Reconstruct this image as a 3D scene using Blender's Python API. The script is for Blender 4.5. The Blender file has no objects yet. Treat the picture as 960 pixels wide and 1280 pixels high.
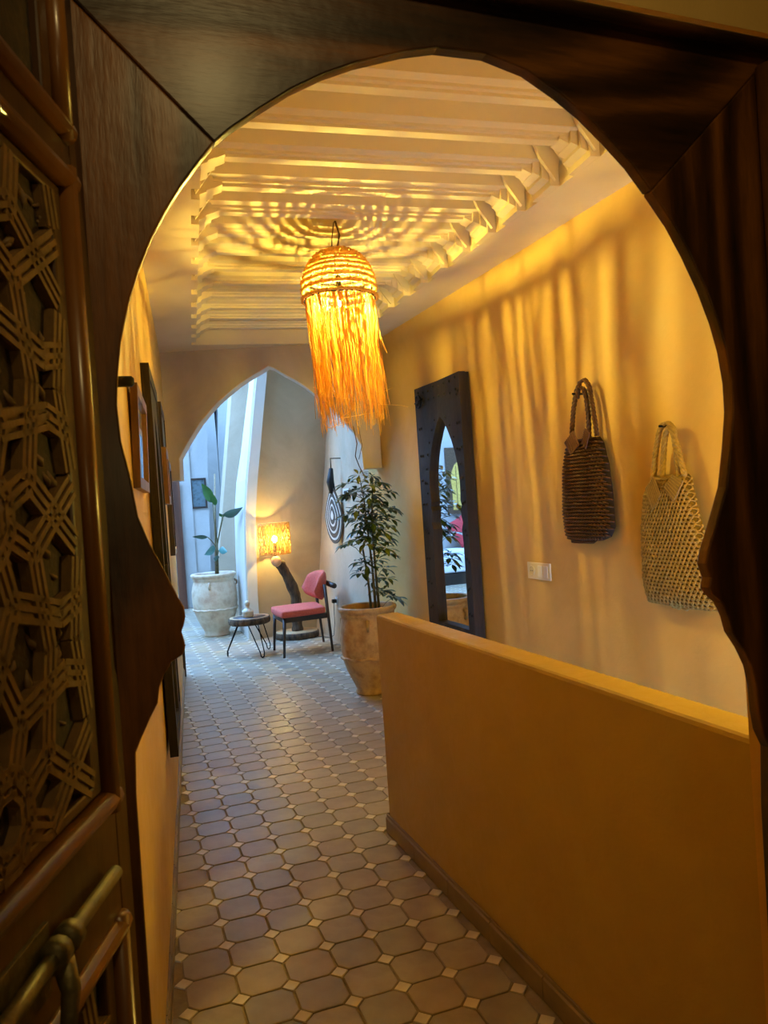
import bpy, math, random
import numpy as np
from mathutils import Vector, Matrix
random.seed(7)
rnd = random.uniform
PI = math.pi
col = bpy.context.scene.collection
S = bpy.context.scene

# ------------------------------------------------------------------ camera
HEAD = math.radians(20.5); PITCH = math.radians(-0.6); ROLL = math.radians(-3.8)
CAM = Vector((0, 0, 1.5))
f0 = Vector((math.sin(HEAD) * math.cos(PITCH), math.cos(HEAD) * math.cos(PITCH), math.sin(PITCH)))
r0 = Vector((math.cos(HEAD), -math.sin(HEAD), 0))
u0 = r0.cross(f0)
cr, sr = math.cos(ROLL), math.sin(ROLL)
rt = r0 * cr + u0 * sr
up = -r0 * sr + u0 * cr
cd = bpy.data.cameras.new('camera'); cam = bpy.data.objects.new('camera', cd); col.objects.link(cam)
M = Matrix.Identity(4)
for i in range(3):
    M[i][0] = rt[i]; M[i][1] = up[i]; M[i][2] = -f0[i]; M[i][3] = CAM[i]
cam.matrix_world = M
cd.sensor_fit = 'HORIZONTAL'; cd.sensor_width = 36; cd.lens = 36 * 950 / 960
cd.clip_start = 0.02
cd.dof.use_dof = True; cd.dof.focus_distance = 4.5; cd.dof.aperture_fstop = 22
S.camera = cam

# ------------------------------------------------------------------ world, daylight, exposure
W = bpy.data.worlds.new('sky'); S.world = W; W.use_nodes = True
W.node_tree.nodes['Background'].inputs[0].default_value = (0.24, 0.50, 1.0, 1)
W.node_tree.nodes['Background'].inputs[1].default_value = 21.0
S.view_settings.view_transform = 'Standard'; S.view_settings.look = 'None'
S.view_settings.exposure = -0.25; S.view_settings.gamma = 1.0
S.view_settings.use_curve_mapping = False

def area(name, loc, size, power, color, rot=(0, 0, 0), portal=False, sy=None):
    l = bpy.data.lights.new(name, 'AREA'); l.energy = power; l.color = color; l.size = size
    if sy: l.shape = 'RECTANGLE'; l.size_y = sy
    o = bpy.data.objects.new(name, l); col.objects.link(o); o.location = loc; o.rotation_euler = rot
    if portal: l.cycles.is_portal = True
    return o
def point(name, loc, power, color, r):
    l = bpy.data.lights.new(name, 'POINT'); l.energy = power; l.color = color; l.shadow_soft_size = r
    o = bpy.data.objects.new(name, l); col.objects.link(o); o.location = loc
    return o
WARM = (1.0, 0.755, 0.14)
BULB_L = 30000.0          # radiance of the bulb in the raffia pendant
area('skylight_portal', (-0.4, 9.9, 4.32), 3.4, 1, (1, 1, 1), (0, 0, 0), True, 4.8)
area('patio_portal', (2.3, 13.9, 4.6), 2.2, 1, (1, 1, 1), (0, 0, 0), True, 1.6)
point('vestibule_lamp', (0.28, 0.12, 2.42), 8.0, (1.0, 0.72, 0.28), 0.05)     # ceiling lamp of the room behind the viewer
point('vestibule_fill', (0.15, -1.7, 1.75), 7, (1.0, 0.68, 0.26), 0.08)     # added unseen fill, brightens the lower doorway wood and door leaf
point('stair_lamp', (2.05, 1.35, 1.45), 38, (1.0, 0.74, 0.13), 0.05)             # lamp of the stairwell, right of the frame

# ------------------------------------------------------------------ materials
def srgb(r, g, b):
    f = lambda c: (c / 255 / 12.92) if c / 255 <= 0.04045 else ((c / 255 + 0.055) / 1.055) ** 2.4
    return (f(r), f(g), f(b), 1)
def new_mat(name):
    m = bpy.data.materials.new(name); m.use_nodes = True
    nt = m.node_tree; b = nt.nodes['Principled BSDF']
    return m, nt, b
def N(nt, t, **k):
    n = nt.nodes.new(t)
    for a, v in k.items():
        if a.startswith('i_'):
            key = a[2:].replace('_', ' ')
            n.inputs[key].default_value = v
        else: setattr(n, a, v)
    return n
def mapped(nt, scale, coord='Object'):
    tc = N(nt, 'ShaderNodeTexCoord'); mp = N(nt, 'ShaderNodeMapping')
    mp.inputs['Scale'].default_value = scale
    nt.links.new(tc.outputs[coord], mp.inputs['Vector'])
    return mp.outputs['Vector']
def ramp(nt, fac, stops):
    r = N(nt, 'ShaderNodeValToRGB'); el = r.color_ramp.elements
    while len(el) < len(stops): el.new(0.5)
    for e, (p, c) in zip(el, stops): e.position = p; e.color = c
    nt.links.new(fac, r.inputs[0]); return r.outputs[0]
def bump(nt, b, h, strength, dist=0.01, prev=None):
    bp = N(nt, 'ShaderNodeBump'); bp.inputs['Strength'].default_value = strength; bp.inputs['Distance'].default_value = dist
    nt.links.new(h, bp.inputs['Height'])
    if prev: nt.links.new(prev, bp.inputs['Normal'])
    nt.links.new(bp.outputs[0], b.inputs['Normal']); return bp.outputs[0]
def mottled(name, c1, c2, scale=4, rough=0.6, bs=0.2, bscale=30, bd=0.005, metallic=0, spec=0.5, c3=None, stretch=(1, 1, 1), det=6):
    m, nt, b = new_mat(name)
    v = mapped(nt, stretch)
    n = N(nt, 'ShaderNodeTexNoise', i_Scale=scale, i_Detail=det, i_Roughness=0.6); nt.links.new(v, n.inputs['Vector'])
    st = [(0.32, srgb(*c1)), (0.68, srgb(*c2))]
    if c3: st = [(0.3, srgb(*c1)), (0.5, srgb(*c2)), (0.7, srgb(*c3))]
    nt.links.new(ramp(nt, n.outputs[0], st), b.inputs['Base Color'])
    b.inputs['Roughness'].default_value = rough; b.inputs['Metallic'].default_value = metallic
    b.inputs['Specular IOR Level'].default_value = spec
    if bs:
        n2 = N(nt, 'ShaderNodeTexNoise', i_Scale=bscale, i_Detail=5); nt.links.new(v, n2.inputs['Vector'])
        bump(nt, b, n2.outputs[0], bs, bd)
    return m
def plaster(name, c1, c2, rough=0.55, seed=0.0, bs=0.35):
    m, nt, b = new_mat(name)
    v = mapped(nt, (1, 1, 1))
    n = N(nt, 'ShaderNodeTexNoise', noise_dimensions='4D', i_Scale=1.6, i_Detail=9, i_Roughness=0.62, i_W=seed, i_Distortion=0.8); nt.links.new(v, n.inputs['Vector'])
    nt.links.new(ramp(nt, n.outputs[0], [(0.3, srgb(*c1)), (0.7, srgb(*c2))]), b.inputs['Base Color'])
    n2 = N(nt, 'ShaderNodeTexNoise', i_Scale=9, i_Detail=8, i_Roughness=0.7, i_Distortion=1.4); nt.links.new(v, n2.inputs['Vector'])
    n3 = N(nt, 'ShaderNodeTexNoise', i_Scale=1.3, i_Detail=2); nt.links.new(v, n3.inputs['Vector'])
    p = bump(nt, b, n3.outputs[0], bs, 0.05)
    bump(nt, b, n2.outputs[0], bs, 0.008, p)
    r = N(nt, 'ShaderNodeMapRange'); r.inputs[1].default_value = 0.3; r.inputs[2].default_value = 0.7
    r.inputs[3].default_value = rough - 0.12; r.inputs[4].default_value = rough + 0.15
    nt.links.new(n2.outputs[0], r.inputs[0]); nt.links.new(r.outputs[0], b.inputs['Roughness'])
    b.inputs['Specular IOR Level'].default_value = 0.35
    return m
def wood(name, dark, mid, light, axis='Z', rough=0.35, ring=9, grain=60, bs=0.5, coat=0.3, seed=0, big_s=2.6):
    """long-grained timber; axis = direction of the grain in object space"""
    m, nt, b = new_mat(name)
    sc = {'X': (0.12, 1, 1), 'Y': (1, 0.12, 1), 'Z': (1, 1, 0.12)}[axis]
    v = mapped(nt, sc)
    big = N(nt, 'ShaderNodeTexNoise', noise_dimensions='4D', i_Scale=big_s, i_Detail=1.5, i_Roughness=0.4, i_W=seed * 1.7); nt.links.new(v, big.inputs['Vector'])
    mul = N(nt, 'ShaderNodeMath', operation='MULTIPLY'); mul.inputs[1].default_value = ring * 2 * PI; nt.links.new(big.outputs[0], mul.inputs[0])
    sn = N(nt, 'ShaderNodeMath', operation='SINE'); nt.links.new(mul.outputs[0], sn.inputs[0])
    mr = N(nt, 'ShaderNodeMapRange'); mr.inputs[1].default_value = -1; nt.links.new(sn.outputs[0], mr.inputs[0])
    fine = N(nt, 'ShaderNodeTexNoise', i_Scale=grain, i_Detail=4, i_Roughness=0.65); nt.links.new(v, fine.inputs['Vector'])
    mx = N(nt, 'ShaderNodeMix', data_type='FLOAT'); mx.inputs[0].default_value = 0.55
    nt.links.new(mr.outputs[0], mx.inputs[2]); nt.links.new(fine.outputs[0], mx.inputs[3])
    nt.links.new(ramp(nt, mx.outputs[0], [(0.15, srgb(*dark)), (0.5, srgb(*mid)), (0.85, srgb(*light))]), b.inputs['Base Color'])
    p = bump(nt, b, mx.outputs[0], bs, 0.004)
    lump = N(nt, 'ShaderNodeTexNoise', i_Scale=14, i_Detail=3); nt.links.new(mapped(nt, (1, 1, 1)), lump.inputs['Vector'])
    bump(nt, b, lump.outputs[0], bs * 0.8, 0.006, p)
    b.inputs['Roughness'].default_value = rough
    b.inputs['Coat Weight'].default_value = coat; b.inputs['Coat Roughness'].default_value = 0.22
    return m
def simple(name, c, rough=0.5, metallic=0, spec=0.5):
    m, nt, b = new_mat(name); b.inputs['Base Color'].default_value = srgb(*c)
    b.inputs['Roughness'].default_value = rough; b.inputs['Metallic'].default_value = metallic
    b.inputs['Specular IOR Level'].default_value = spec; return m
def raffia(name, c1, c2, trans=0.55):
    m, nt, b = new_mat(name); out = nt.nodes['Material Output']
    v = mapped(nt, (1, 1, 0.3))
    n = N(nt, 'ShaderNodeTexNoise', i_Scale=60, i_Detail=3); nt.links.new(v, n.inputs['Vector'])
    c = ramp(nt, n.outputs[0], [(0.35, srgb(*c1)), (0.65, srgb(*c2))])
    nt.links.new(c, b.inputs['Base Color']); b.inputs['Roughness'].default_value = 0.55
    t = N(nt, 'ShaderNodeBsdfTranslucent'); nt.links.new(c, t.inputs[0])
    mx = N(nt, 'ShaderNodeMixShader'); mx.inputs[0].default_value = trans
    nt.links.new(b.outputs[0], mx.inputs[1]); nt.links.new(t.outputs[0], mx.inputs[2]); nt.links.new(mx.outputs[0], out.inputs[0])
    return m
def emit(name, c, s):
    m, nt, b = new_mat(name); out = nt.nodes['Material Output']
    e = N(nt, 'ShaderNodeEmission'); e.inputs[0].default_value = (*c, 1); e.inputs[1].default_value = s
    nt.links.new(e.outputs[0], out.inputs[0]); return m

MT = {}
MT['wall'] = plaster('ochre_lime_plaster', (208, 170, 92), (224, 188, 112), 0.5, 0.0)
MT['parapet'] = plaster('polished_ochre_plaster', (184, 155, 80), (202, 174, 96), 0.42, 4.0, 0.3)
MT['wall_far'] = plaster('greige_lime_plaster', (172, 154, 128), (196, 178, 152), 0.6, 2.0)
MT['wall_white'] = plaster('white_lime_plaster', (166, 163, 156), (184, 180, 173), 0.7, 3.0, 0.25)
MT['ceiling'] = plaster('cream_ceiling_plaster', (224, 204, 164), (232, 214, 178), 0.6, 6.0, 0.12)
MT['reveal'] = plaster('white_arch_plaster', (206, 200, 188), (220, 214, 204), 0.6, 7.0, 0.2)
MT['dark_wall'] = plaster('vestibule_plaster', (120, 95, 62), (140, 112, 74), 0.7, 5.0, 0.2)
MT['tile'] = mottled('clay_octagon_tile', (148, 134, 112), (168, 154, 132), 7, 0.36, 0.25, 40, 0.002, c3=(158, 142, 118))
MT['tile_b'] = mottled('clay_octagon_tile_grey', (144, 132, 114), (164, 152, 134), 7, 0.32, 0.25, 40, 0.002)
MT['tile_c'] = mottled('clay_octagon_tile_tan', (156, 138, 108), (174, 156, 126), 7, 0.42, 0.25, 40, 0.002)
MT['dot'] = mottled('cream_square_tile', (206, 194, 170), (228, 218, 196), 8, 0.35, 0.15, 40, 0.002)
MT['grout'] = mottled('sandy_grout', (132, 118, 94), (158, 142, 114), 20, 0.85, 0.4, 80, 0.003)
MT['base'] = mottled('grey_clay_skirting', (128, 112, 90), (152, 134, 108), 6, 0.45, 0.3, 30, 0.003)
MT['frame_v'] = wood('dark_varnished_cedar_upright', (26, 13, 3), (80, 46, 12), (138, 84, 24), 'Z', 0.42, 9, 80, 0.45, 0.12, 1, 4.5)
MT['frame_h'] = wood('dark_varnished_cedar_head', (20, 11, 3), (66, 38, 9), (124, 75, 22), 'X', 0.42, 9, 80, 0.45, 0.12, 5, 4.5)
MT['leaf'] = wood('brown_cedar_door', (52, 31, 11), (84, 52, 20), (108, 70, 28), 'Z', 0.42, 3, 50, 0.25, 0.25, 3)
MT['mould'] = wood('polished_cedar_moulding', (70, 40, 12), (108, 66, 24), (136, 88, 36), 'Z', 0.34, 3, 50, 0.2, 0.5, 8)
MT['strap'] = mottled('dusty_carved_cedar', (100, 74, 36), (132, 100, 54), 30, 0.55, 0.4, 120, 0.002)
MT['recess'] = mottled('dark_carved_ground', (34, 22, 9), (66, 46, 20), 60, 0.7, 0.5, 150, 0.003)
MT['iron_old'] = mottled('worn_brass_bolt', (84, 76, 48), (136, 124, 82), 40, 0.5, 0.6, 60, 0.003, 0.6)
MT['mirror_wood'] = wood('weathered_black_door_wood', (16, 12, 9), (38, 29, 23), (66, 54, 45), 'Z', 0.65, 5, 60, 0.8, 0.0, 11)
MT['dark_wood'] = wood('dark_brown_wood', (26, 17, 11), (50, 34, 23), (70, 50, 34), 'Z', 0.45, 4, 60, 0.3, 0.1, 12)
MT['red_wood'] = wood('reddish_brown_door_wood', (52, 26, 16), (88, 48, 30), (112, 66, 42), 'Z', 0.5, 4, 60, 0.3, 0.1, 13)
MT['light_wood'] = wood('mid_brown_frame_wood', (84, 56, 30), (122, 86, 50), (146, 108, 68), 'Z', 0.45, 4, 60, 0.3, 0.1, 14)
MT['mirror'] = simple('silvered_glass', (236, 240, 242), 0.015, 1.0)
MT['iron'] = simple('black_iron', (22, 21, 21), 0.45, 0.8)
MT['black'] = simple('black_matte', (16, 15, 14), 0.6)
MT['white_plastic'] = simple('white_plastic', (225, 222, 214), 0.35)
MT['cream_plastic'] = simple('cream_plastic', (226, 214, 186), 0.35)
MT['clay'] = mottled('old_terracotta_jar', (140, 104, 60), (200, 168, 116), 7, 0.62, 0.5, 30, 0.006, c3=(168, 120, 66))
MT['clay_pale'] = mottled('pale_terracotta_jar', (172, 140, 112), (214, 196, 168), 4, 0.65, 0.5, 30, 0.006, c3=(186, 146, 116))
MT['soil'] = mottled('potting_soil', (44, 30, 20), (78, 56, 38), 40, 0.95, 1, 60, 0.01)
MT['leaf_green'] = mottled('umbrella_plant_leaf', (40, 60, 18), (76, 94, 28), 20, 0.32, 0.1, 30, 0.002)
MT['leaf_light'] = mottled('young_umbrella_leaf', (88, 104, 30), (130, 136, 48), 20, 0.32, 0.1, 30, 0.002)
MT['banana_green'] = mottled('broad_green_leaf', (40, 92, 44), (66, 126, 60), 8, 0.35, 0.2, 30, 0.003)
MT['banana_blue'] = mottled('blue_green_leaf', (58, 108, 104), (92, 142, 130), 8, 0.35, 0.2, 30, 0.003)
MT['banana_dark'] = mottled('dark_broad_leaf', (18, 40, 26), (34, 62, 36), 8, 0.35, 0.2, 30, 0.003)
MT['stem'] = mottled('plant_stem', (70, 66, 38), (110, 100, 60), 30, 0.7, 0.4, 60, 0.003)
MT['cane'] = mottled('bare_cane_stake', (128, 112, 84), (160, 142, 108), 30, 0.7, 0.4, 60, 0.003)
MT['coral'] = mottled('coral_fabric', (196, 84, 70), (212, 104, 88), 60, 0.85, 0.4, 300, 0.002)
MT['red_fab'] = mottled('red_fabric', (176, 48, 54), (196, 66, 70), 60, 0.85, 0.4, 300, 0.002)
MT['white_fab'] = mottled('white_upholstery', (226, 228, 232), (238, 240, 242), 8, 0.9, 0.3, 60, 0.004)
MT['bark'] = mottled('rough_bark', (46, 34, 24), (112, 90, 66), 22, 0.9, 1.0, 40, 0.015, stretch=(1, 1, 0.35))
MT['cutwood'] = mottled('cut_end_grain', (188, 150, 104), (214, 180, 134), 14, 0.6, 0.3, 60, 0.003)
MT['slab_dark'] = mottled('dark_resined_wood', (50, 42, 44), (84, 74, 74), 12, 0.35, 0.3, 60, 0.003)
MT['ceramic'] = mottled('cream_glazed_ceramic', (206, 196, 172), (228, 220, 200), 10, 0.35, 0.2, 30, 0.002)
MT['raffia'] = raffia('golden_raffia', (240, 196, 92), (255, 222, 120), 0.5)
MT['raffia_rope'] = raffia('golden_raffia_rope', (226, 172, 70), (250, 214, 118), 0.3)
MT['cord'] = simple('brown_cord', (92, 68, 40), 0.8)
MT['bag_brown'] = mottled('brown_woven_leather', (58, 32, 12), (98, 60, 26), 60, 0.45, 0.4, 120, 0.003)
MT['bag_brown_in'] = simple('dark_brown_lining', (40, 22, 8), 0.7)
MT['bag_tan'] = mottled('tan_knotted_cord', (148, 120, 58), (186, 156, 88), 60, 0.5, 0.4, 120, 0.003)
MT['bag_tan_in'] = simple('tan_lining', (122, 98, 48), 0.8)
MT['bag_patch'] = mottled('brown_leather_patch', (84, 48, 18), (112, 68, 28), 40, 0.45, 0.2, 60, 0.002)
MT['tan_patch'] = mottled('tan_leather_patch', (122, 96, 46), (150, 122, 66), 40, 0.45, 0.2, 60, 0.002)
MT['hang_dark'] = mottled('dark_brown_weave', (70, 58, 48), (96, 82, 68), 80, 0.8, 0.4, 150, 0.002)
MT['hang_light'] = mottled('off_white_weave', (206, 198, 182), (226, 218, 202), 80, 0.8, 0.4, 150, 0.002)
MT['bulb'] = emit('pendant_bulb', WARM, BULB_L)
m, nt, b = new_mat('clear_bulb_glass'); out = nt.nodes['Material Output']
tr_ = N(nt, 'ShaderNodeBsdfTransparent'); gl_ = N(nt, 'ShaderNodeBsdfGlossy'); gl_.inputs['Roughness'].default_value = 0.1
mx_ = N(nt, 'ShaderNodeMixShader'); mx_.inputs[0].default_value = 0.06; nt.links.new(tr_.outputs[0], mx_.inputs[1]); nt.links.new(gl_.outputs[0], mx_.inputs[2]); nt.links.new(mx_.outputs[0], out.inputs[0]); MT['bulb_glass'] = m
MT['bulb2'] = emit('floor_lamp_bulb', (1.0, 0.72, 0.18), 900)
MT['painting'] = mottled('dark_landscape_painting', (38, 52, 52), (92, 108, 112), 9, 0.6, 0.1, 60, 0.001, c3=(58, 66, 62))
MT['carved_brown'] = mottled('carved_brown_panel', (70, 50, 32), (104, 78, 52), 30, 0.6, 0.6, 60, 0.01)
MT['gold'] = mottled('gold_leaf', (200, 160, 70), (240, 206, 110), 30, 0.4, 0.3, 60, 0.003)

# ------------------------------------------------------------------ mesh helper
class MB:
    def __init__(s): s.v = []; s.f = []; s.s = []
    def add(s, vs, fs, smooth=False):
        o = len(s.v); s.v += [tuple(v) for v in vs]; s.f += [tuple(i + o for i in f) for f in fs]; s.s += [smooth] * len(fs); return s
    def box(s, c, d, ax=None):
        """c centre, d full sizes, ax optional 3 axes"""
        c = Vector(c); ax = ax or (Vector((1, 0, 0)), Vector((0, 1, 0)), Vector((0, 0, 1)))
        vs = [c + ax[0] * (d[0] / 2 * i) + ax[1] * (d[1] / 2 * j) + ax[2] * (d[2] / 2 * k) for i in (-1, 1) for j in (-1, 1) for k in (-1, 1)]
        return s.add(vs, [(0, 1, 3, 2), (4, 6, 7, 5), (0, 4, 5, 1), (2, 3, 7, 6), (0, 2, 6, 4), (1, 5, 7, 3)])
    def bar(s, a, b, w, h, upv=(0, 0, 1)):
        a = Vector(a); b = Vector(b); d = b - a; L = d.length; d.normalize()
        x = d.cross(Vector(upv)); x.normalize(); y = x.cross(d)
        return s.box((a + b) / 2, (w, L, h), (x, d, y))
    def prism(s, poly, O, U, V, D, smooth=False):
        """poly in (u,v); O origin, U,V axes, D extrusion vector"""
        O, U, V, D = map(Vector, (O, U, V, D)); n = len(poly)
        a = [O + U * p[0] + V * p[1] for p in poly]; b = [p + D for p in a]
        fs = [tuple(range(n)), tuple(range(2 * n - 1, n - 1, -1))] + [(i, i + n, (i + 1) % n + n, (i + 1) % n) for i in range(n)]
        return s.add(a + b, fs, smooth)
    def ringprism(s, outer, inner, O, U, V, D):
        """frame between two closed outlines with the same number of points"""
        O, U, V, D = map(Vector, (O, U, V, D)); n = len(outer)
        P = lambda p: O + U * p[0] + V * p[1]
        a = [P(p) for p in outer] + [P(p) for p in inner]; b = [p + D for p in a]
        fs = []
        for i in range(n):
            j = (i + 1) % n
            fs += [(i, j, n + j, n + i), (2 * n + i, 3 * n + i, 3 * n + j, 2 * n + j), (i, 2 * n + i, 2 * n + j, j), (n + i, n + j, 3 * n + j, 3 * n + i)]
        return s.add(a + b, fs)
    def tube(s, pts, r, n=8, closed=False, smooth=True, cap=True):
        pts = [Vector(p) for p in pts]; m = len(pts)
        rs = r if isinstance(r, (list, tuple)) else [r] * m
        vs = []; prev = None
        for i, p in enumerate(pts):
            if closed: d = pts[(i + 1) % m] - pts[i - 1]
            else: d = pts[min(i + 1, m - 1)] - pts[max(i - 1, 0)]
            if d.length < 1e-9: d = Vector((0, 0, 1))
            d.normalize()
            if prev is None:
                a = Vector((0, 0, 1)) if abs(d.z) < 0.9 else Vector((1, 0, 0)); x = d.cross(a).normalized()
            else: x = (prev - d * prev.dot(d)).normalized()
            prev = x; y = d.cross(x)
            vs += [p + (x * math.cos(2 * PI * k / n) + y * math.sin(2 * PI * k / n)) * rs[i] for k in range(n)]
        fs = []
        for i in range(m if closed else m - 1):
            j = (i + 1) % m
            fs += [(i * n + k, i * n + (k + 1) % n, j * n + (k + 1) % n, j * n + k) for k in range(n)]
        if cap and not closed: fs += [tuple(range(n - 1, -1, -1)), tuple(range((m - 1) * n, m * n))]
        return s.add(vs, fs, smooth)
    def lathe(s, prof, c=(0, 0, 0), n=32, axis=None, smooth=True, sx=1, sy=1, fn=None):
        c = Vector(c); vs = []
        Z = Vector(axis or (0, 0, 1)).normalized()
        X = Vector((1, 0, 0)) if abs(Z.x) < 0.9 else Vector((0, 1, 0)); X = (X - Z * X.dot(Z)).normalized(); Y = Z.cross(X)
        for j, (r, z) in enumerate(prof):
            for k in range(n):
                a = 2 * PI * k / n; rr = r if fn is None else fn(r, a, z)
                vs.append(c + X * (rr * sx * math.cos(a)) + Y * (rr * sy * math.sin(a)) + Z * z)
        fs = [(j * n + k, j * n + (k + 1) % n, (j + 1) * n + (k + 1) % n, (j + 1) * n + k) for j in range(len(prof) - 1) for k in range(n)]
        fs += [tuple(range(n - 1, -1, -1)), tuple(range((len(prof) - 1) * n, len(prof) * n))]
        return s.add(vs, fs, smooth)
    def ball(s, c, r, n=8, m=6, smooth=True):
        rx, ry, rz = r if isinstance(r, (list, tuple)) else (r, r, r); c = Vector(c)
        vs = [c + Vector((0, 0, rz))]
        for i in range(1, m):
            t = PI * i / m
            vs += [c + Vector((rx * math.sin(t) * math.cos(2 * PI * k / n), ry * math.sin(t) * math.sin(2 * PI * k / n), rz * math.cos(t))) for k in range(n)]
        vs.append(c - Vector((0, 0, rz))); L = len(vs) - 1
        fs = [(0, 1 + k, 1 + (k + 1) % n) for k in range(n)]
        for i in range(m - 2):
            fs += [(1 + i * n + k, 1 + (i + 1) * n + k, 1 + (i + 1) * n + (k + 1) % n, 1 + i * n + (k + 1) % n) for k in range(n)]
        fs += [(L, 1 + (m - 2) * n + (k + 1) % n, 1 + (m - 2) * n + k) for k in range(n)]
        return s.add(vs, fs, smooth)
    def build(s, name, mat, parent=None, kind=None, label=None, bevel=0, sub=0, **props):
        me = bpy.data.meshes.new(name)
        off = Vector((0, 0, 0))
        p = parent
        while p is not None: off += Vector(p.location); p = p.parent
        me.from_pydata([tuple(Vector(v) - off) for v in s.v], [], s.f)
        me.polygons.foreach_set('use_smooth', s.s)
        me.update(); me.validate()
        if not me.materials: me.materials.append(MT[mat] if isinstance(mat, str) else mat)
        fix_normals(me)
        o = bpy.data.objects.new(name, me); col.objects.link(o); o.parent = parent
        if kind: o['kind'] = kind
        if label: o['label'] = label
        for k, v in props.items(): o[k] = v
        if bevel:
            b = o.modifiers.new('bevel', 'BEVEL'); b.width = bevel; b.segments = 2; b.limit_method = 'ANGLE'; b.angle_limit = math.radians(40)
        if sub:
            b = o.modifiers.new('sub', 'SUBSURF'); b.levels = sub; b.render_levels = sub
        return o
import bmesh
def fix_normals(me):
    bm = bmesh.new(); bm.from_mesh(me); bmesh.ops.recalc_face_normals(bm, faces=bm.faces); bm.to_mesh(me); bm.free()
def thing(name, label, cat, loc, group=None):
    o = bpy.data.objects.new(name, None); o.empty_display_size = 0.1; col.objects.link(o); o.location = loc
    o['label'] = label; o['category'] = cat
    if group: o['group'] = group
    return o
def group_root(name, loc=(0, 0, 0)):
    o = bpy.data.objects.new(name, None); o.empty_display_size = 0.1; col.objects.link(o); o.location = loc; o['kind'] = 'structure'
    return o
def tag(o, label, cat, group=None):
    o['label'] = label; o['category'] = cat
    if group: o['group'] = group
    return o
KS = 14 / 15      # the ceiling height was first taken 3.0 m and is 2.9 m: what hangs from or stands behind it shrinks about the eye point
def rescale(o):
    o.location = CAM + (Vector(o.location) - CAM) * KS; o.scale = (KS, KS, KS); return o
X, Y, Z = Vector((1, 0, 0)), Vector((0, 1, 0)), Vector((0, 0, 1))

# ------------------------------------------------------------------ walls
H = 3.0
def lx(y): return 0.093 + (y - 2.361) * 0.1097          # left wall face
def rx(y): return 2.552 - (y - 3.08) * 0.0225           # right wall face
YE = 7.43
MB().prism([(lx(0.98), 0.98), (lx(YE), YE), (lx(YE) - 0.22, YE), (lx(0.98) - 0.22, 0.98)], (0, 0, 0), X, Y, (0, 0, 3.6)).build('wall_left', 'wall', kind='structure')
wr = MB()
wr.prism([(rx(0.9), 0.9), (rx(6.95), 6.95), (rx(6.95) + 0.25, 6.95), (rx(0.9) + 0.25, 0.9)], (0, 0, -1.6), X, Y, (0, 0, 6.2)); rescale(wr.build('wall_right', 'wall', kind='structure'))
def rxf(y, z):       # the wall of the sitting niche leans outwards as it rises
    k = max(0, min(1.1, (y - 6.45) / 2.75)); return 2.325 + k * (0.115 + 0.125 * z)
ww = MB(); ys = [6.45 + 0.25 * i for i in range(13)]; zs = [0, 0.7, 1.4, 2.1, 2.8, 3.5, 4.3]
nz = len(zs)
vs = [(rxf(y, z), y, z) for y in ys for z in zs] + [(rxf(y, z) + 0.25, y, z) for y in ys for z in zs]; K = nz * len(ys)
fs = [(i * nz + j, (i + 1) * nz + j, (i + 1) * nz + j + 1, i * nz + j + 1) for i in range(len(ys) - 1) for j in range(nz - 1)]
fs += [(K + i * nz + j, K + i * nz + j + 1, K + (i + 1) * nz + j + 1, K + (i + 1) * nz + j) for i in range(len(ys) - 1) for j in range(nz - 1)]
ww.add(vs, fs, True); ww.build('wall_right_niche', 'wall_far', kind='structure')
# parapet beside the stairwell
MB().prism([(1.15, 0.98), (1.262, 0.98), (1.262, 3.27), (1.148, 3.27)], (0, 0, -1.6), X, Y, (0, 0, 2.6)).build('wall_parapet', 'parapet', kind='structure', bevel=0.012)
# skirting pieces
def skirting(name, pts, h=0.082, th=0.012, L=0.32, mat='base'):
    root = group_root(name, (pts[0][0], pts[0][1], 0))
    for (a, b) in zip(pts[:-1], pts[1:]):
        a = Vector((*a, 0)); b = Vector((*b, 0)); d = b - a; n = max(1, round(d.length / L)); d.normalize(); nn = Vector((-d.y, d.x, 0))
        for i in range(n):
            p = a + (b - a) * (i / n); q = a + (b - a) * ((i + 1) / n) - d * 0.004
            m = MB(); m.prism([(0, 0), (th, 0), (th, h * 0.8), (th * 0.55, h * 0.86), (th * 0.55, h), (0, h)], p, nn, Z, q - p); m.build('tile', mat, root)
    return root
skirting('baseboard_parapet', [(1.148, 0.98), (1.147, 3.282), (1.262, 3.282)])
skirting('baseboard_left', [(lx(YE) - 0.001, YE), (lx(0.98) - 0.001, 0.98)])
# fix side: left skirting must face into the room
for o in list(bpy.data.objects):
    pass
# vestibule behind the viewer (dim) and the wall that holds the carved doorway
FY = 0.9
m = MB()
m.box((-1.03, FY + 0.09, 1.5), (1.96, 0.18, 3.3)); m.box((1.9, FY + 0.09, 1.5), (1.62, 0.18, 3.3)); m.box((0.5, FY + 0.09, 2.8), (1.6, 0.18, 1.2))
m.build('wall_front', 'wall', kind='structure')
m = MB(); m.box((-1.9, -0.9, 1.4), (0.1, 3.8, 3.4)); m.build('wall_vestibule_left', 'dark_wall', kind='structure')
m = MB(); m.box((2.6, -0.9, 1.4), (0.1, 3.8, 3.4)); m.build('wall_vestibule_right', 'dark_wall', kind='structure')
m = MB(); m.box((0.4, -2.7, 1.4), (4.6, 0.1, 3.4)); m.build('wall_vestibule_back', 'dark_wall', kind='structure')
m = MB(); m.box((0.4, -0.9, 3.05), (4.6, 3.8, 0.1)); m.build('ceiling_vestibule', 'dark_wall', kind='structure')

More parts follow.
